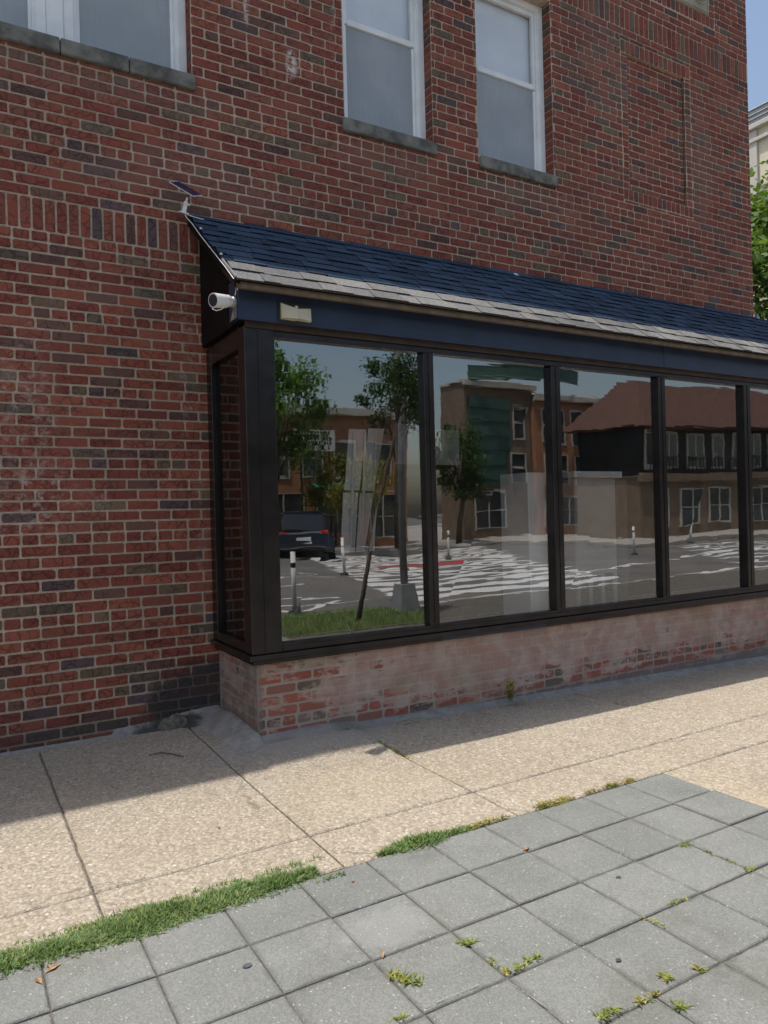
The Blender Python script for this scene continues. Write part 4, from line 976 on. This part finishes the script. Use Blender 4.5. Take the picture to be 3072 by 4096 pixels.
m.box(26.0,41.1,-13.32,-13.25,3.6,3.65); m.build('railing',M['metal_dark'],T)
m=MB(); m.grid([(25.5,-13.1,5.0),(42.5,-13.1,5.0),(42.5,-18.0,5.0),(25.5,-18.0,5.0),(27.6,-15.0,7.2),(40,-15.0,7.2),(40,-16.2,7.2),(27.6,-16.2,7.2)],[(0,1,5,4),(1,2,6,5),(2,3,7,6),(3,0,4,7),(4,5,6,7),(3,2,1,0)]); recalc(m.build('roof',M['roof_tile_brown'],T))
# cream building beyond the corner
T=thing('apartment_block','cream apartment block with pale parapet trim behind the leafy tree','building',(40,18,0))
m=MB(); m.box(40,55,8,25.9,-.02,18.3); m.build('lower_wall',M['cream_brick'],T)
m=MB(); m.box(40.02,55,8,25.88,18.301,22.6); m.build('upper_wall',M['cream_stucco'],T)
m=MB(); m.box(39.7,55,7.9,26.2,22.601,22.9,bv=.04); m.box(39.85,40.0,8,26.0,18.2,18.5,bv=.03); m.box(39.88,40.018,25.2,26.0,18.501,22.6,bv=.03); m.box(39.80,40.01,8,26.0,21.9,22.1,bv=.02); m.box(39.9,40.015,23.5,25.2,19.3,19.4); m.build('cornice',M['pale_trim'],T)
m=MB()
for zz in (23.15,23.4,23.7): m.tube([(39.75,26.1,zz),(39.75,8,zz)],.035,6)
for q in range(11): m.tube([(39.75,26.1-q*1.8,22.9),(39.75,26.1-q*1.8,23.7)],.035,6)
m.box(39.78,39.82,8,26.0,22.95,23.68); m.build('parapet_railing',M['grey_metal'],T)
for i in range(6):
    for zz in (18.9,14.6,10.5,6.4):
        yy=24.55-2.9*i; f=MB(); f.box(39.93,40.012,yy-1.5,yy,zz,zz+1.7); fo=f.build('window',M['metal_dark'],T); p=MB()
        p.face([(39.92,yy-1.4,zz+.1),(39.92,yy-.78,zz+.1),(39.92,yy-.78,zz+1.6),(39.92,yy-1.4,zz+1.6)]); p.face([(39.92,yy-.72,zz+.1),(39.92,yy-.1,zz+.1),(39.92,yy-.1,zz+1.6),(39.92,yy-.72,zz+1.6)]); p.build('pane',M['far_glass'],fo)
# ------------------------------------------------------------------ cars
def car(label,loc,rz,paint,h=1.7,L=4.6,name='parked_suv'):
    T=thing(name,label,'car',loc,rz,'cars parked across the street'); W=1.86
    def loft(secs,mat,nm,par=T):
        m=MB(); vs=[];n=len(secs[0][1])
        for x,pr in secs: vs+= [(x,y,z) for y,z in pr]
        fs=[(i*n+k,i*n+(k+1)%n,(i+1)*n+(k+1)%n,(i+1)*n+k) for i in range(len(secs)-1) for k in range(n)]+[tuple(range(n)),tuple((len(secs)-1)*n+k for k in range(n))]
        m.grid(vs,fs); o=m.build(nm,mat,par,local=True); recalc(o); return o
    def ring(w,z0,z1,e=.10): return [(-w/2+e,z0),(w/2-e,z0),(w/2,z0+e),(w/2,z1-e),(w/2-e,z1),(-w/2+e,z1),(-w/2,z1-e),(-w/2,z0+e)]
    loft([(-L/2,ring(W*.88,.42,.92)),(-L/2+.10,ring(W,.30,1.02)),(-L/2+.7,ring(W,.27,1.06)),(L/2-1.3,ring(W,.27,1.03)),(L/2-.3,ring(W*.95,.30,.90)),(L/2,ring(W*.82,.40,.74))],paint,'body')
    loft([(-L/2+.12,ring(W*.80,1.00,1.10,.04)),(-L/2+.30,ring(W*.82,1.00,h-.12,.14)),(-L/2+.8,ring(W*.84,1.0,h,.16)),(L/2-2.2,ring(W*.84,1.0,h-.02,.16)),(L/2-1.25,ring(W*.82,.98,1.06,.03))],M['car_glass'],'cabin')
    loft([(-L/2+.34,ring(W*.74,h-.10,h-.02,.03)),(-L/2+.8,ring(W*.76,h-.05,h+.02,.03)),(L/2-2.25,ring(W*.76,h-.06,h+.005,.03))],paint,'roof')
    for sx in (-L/2+.85,L/2-.85):
        for sy in (-1,1):
            vs,fs=lathe((sx,sy*(W/2-.20),.35),(0,sy,0),[(0,.30),(.0,.35),(.20,.35),(.22,.30)],20); m=MB(); m.grid(vs,fs); w=m.build('wheel',M['tyre_rubber'],T,local=True)
            vs,fs=lathe((sx,sy*(W/2+.021),.35),(0,sy,0),[(0,.21),(.01,.19)],16); m=MB(); m.grid(vs,fs); m.build('rim',M['alloy'],w)
    for sy in (-1,1):
        m=MB(); m.box(-L/2+.02,-L/2+.14,sy*.72-.14,sy*.72+.14,.80,1.06,bv=.02); m.build('tail_light',M['tail_red'],T,local=True)
    m=MB(); m.box(-L/2-.012,-L/2+.02,-.26,.26,.62,.74); m.build('number_plate',M['paper_white'],T,local=True)
    m=MB(); m.box(-L/2-.02,-L/2+.25,-.82,.82,.30,.46,bv=.03); m.build('bumper',M['black_plastic'],T,local=True)
    return T
car('dark blue sport utility car seen from behind across the street',(10.9,-16.3,-.17),R(-68),M['car_blue'])
car('black car parked left of the dark blue one',(8.5,-16.6,-.17),R(-72),M['car_black'],1.5)
# street furniture behind the viewer
T=thing('signal_pole','grey street pole on a tapered metal base in the verge','street pole',(5.50,-.35,0))
m=MB(); m.hexa([(5.33,-.52,-.01),(5.67,-.52,-.01),(5.67,-.18,-.01),(5.33,-.18,-.01)],[(5.39,-.46,.42),(5.61,-.46,.42),(5.61,-.24,.42),(5.39,-.24,.42)]); recalc(m.build('base',M['grey_metal'],T))
m=MB(); m.tube([(5.5,-.35,.421),(5.5,-.35,3),(5.5,-.35,6.4)],[.055,.05,.04],12); m.build('pole',M['grey_metal'],T,smooth=True)
m=MB(); m.tube([(5.5,-.35,5.6),(5.2,-1.2,6.1),(4.9,-2.2,6.2)],.03,8); m.build('arm',M['grey_metal'],T)
m=MB(); m.box(5.38,5.62,-.58,-.40,4.3,4.62,bv=.02); m.build('control_box',M['metal_dark'],T)
def post(x,y,lab):
    T=thing('bollard',lab,'bollard',(x,y,-.166),0,'flexible lane posts on the road'); m=MB(); m.tube([(0,0,.04),(0,0,.95)],.04,10); m.build('post',M['flex_post_white'],T,local=True,smooth=True)
    m=MB(); m.tube([(0,0,0),(0,0,.04)],[.12,.10],12); m.build('base',M['black_plastic'],T,local=True); m=MB(); m.tube([(0,0,.72),(0,0,.80)],.0415,10,caps=False); m.build('band',M['metal_dark'],T,local=True)
post(4.6,-2.2,'white flexible lane post nearest the grass verge'); post(8.6,-8.6,'white flexible lane post left of the crosswalk middle')
post(11.0,-9.4,'white flexible lane post halfway over the crosswalk'); post(15.2,-12.6,'white flexible lane post near the far crosswalk end'); post(18.5,-7.6,'white flexible lane post by the corner building kerb'); post(25.0,-9.8,'white flexible lane post farthest along the corner kerb')
T=thing('notice_board','white notice board on posts before the orange brick house','sign',(13.9,-21.4,0))
m=MB(); m.box(12.9,14.9,-21.45,-21.38,4.30,5.20,bv=.01); m.build('board',M['paper_white'],T)
m=MB()
r=random.Random(8)
for zz in (4.95,4.76,4.57):
    x=13.1
    while x<14.6:
        w=.06+.10*r.random(); m.box(x,x+w,-21.379,-21.374,zz,zz+.12); x+=w+.05+(.12 if r.random()<.2 else 0)
m.build('lettering',M['metal_dark'],T)
m=MB(); m.tube([(13.2,-21.42,0),(13.2,-21.42,4.3)],.05,8); m.build('post',M['metal_dark'],T); m=MB(); m.tube([(14.6,-21.42,0),(14.6,-21.42,4.3)],.05,8); m.build('post',M['metal_dark'],T)

# ------------------------------------------------------------------ camera
f_px=1595.87
import numpy as np
c=np.array([829.5,1106.]); XV=np.array([3553,1035.]); YV=np.array([-105,1130.])
ff=float(np.sqrt(-np.dot(XV-c,YV-c)))
d_=lambda p: np.array([p[0]-c[0],p[1]-c[1],ff])/np.linalg.norm([p[0]-c[0],p[1]-c[1],ff])
X=d_(XV);Y=d_(YV);Z=np.cross(Y,X); Z=Z if Z[1]<0 else -Z
Rm=np.array([X,Y,Z])
right=Vector(Rm[:,0]); up=-Vector(Rm[:,1]); fwd=Vector(Rm[:,2])
fwd.normalize(); right=(right-fwd*right.dot(fwd)).normalized(); up=right.cross(fwd)
cd=bpy.data.cameras.new('camera'); co=bpy.data.objects.new('camera',cd); col.objects.link(co)
mw=Matrix((( right.x,up.x,-fwd.x,0),(right.y,up.y,-fwd.y,0),(right.z,up.z,-fwd.z,1.42),(0,0,0,1)))
co.matrix_world=mw
cd.sensor_fit='HORIZONTAL'; cd.sensor_width=36; cd.lens=36*ff/1659; cd.clip_end=2000; cd.clip_start=.05
sc.camera=co
# ------------------------------------------------------------------ light
sun_dir=Vector((-.275,.16,1)).normalized()
ld=bpy.data.lights.new('sun','SUN'); ld.energy=3.25; ld.angle=R(.55); ld.color=(1,.945,.86); lo=bpy.data.objects.new('sun',ld); col.objects.link(lo)
lo.rotation_euler=sun_dir.to_track_quat('Z','Y').to_euler(); lo.location=(-3,2,12)
w=bpy.data.worlds.new('World'); sc.world=w; w.use_nodes=True; nt=w.node_tree; bg=nt.nodes['Background']
sk=nt.nodes.new('ShaderNodeTexSky'); sk.sky_type='NISHITA'; sk.sun_disc=False; sk.sun_elevation=math.asin(sun_dir.z); sk.sun_rotation=math.atan2(sun_dir.x,sun_dir.y)
sk.air_density=1.3; sk.dust_density=3.2; sk.ozone_density=.6
nt.links.new(sk.outputs[0],bg.inputs[0]); bg.inputs[1].default_value=.128
sc.view_settings.view_transform='Standard'; sc.view_settings.look='None'; sc.view_settings.exposure=0.35; sc.view_settings.gamma=1.0
sc.render.engine='CYCLES'; sc.cycles.max_bounces=8; sc.cycles.transparent_max_bounces=12; sc.cycles.glossy_bounces=5; sc.cycles.caustics_reflective=False; sc.cycles.caustics_refractive=False
sc.cycles.use_denoising=True
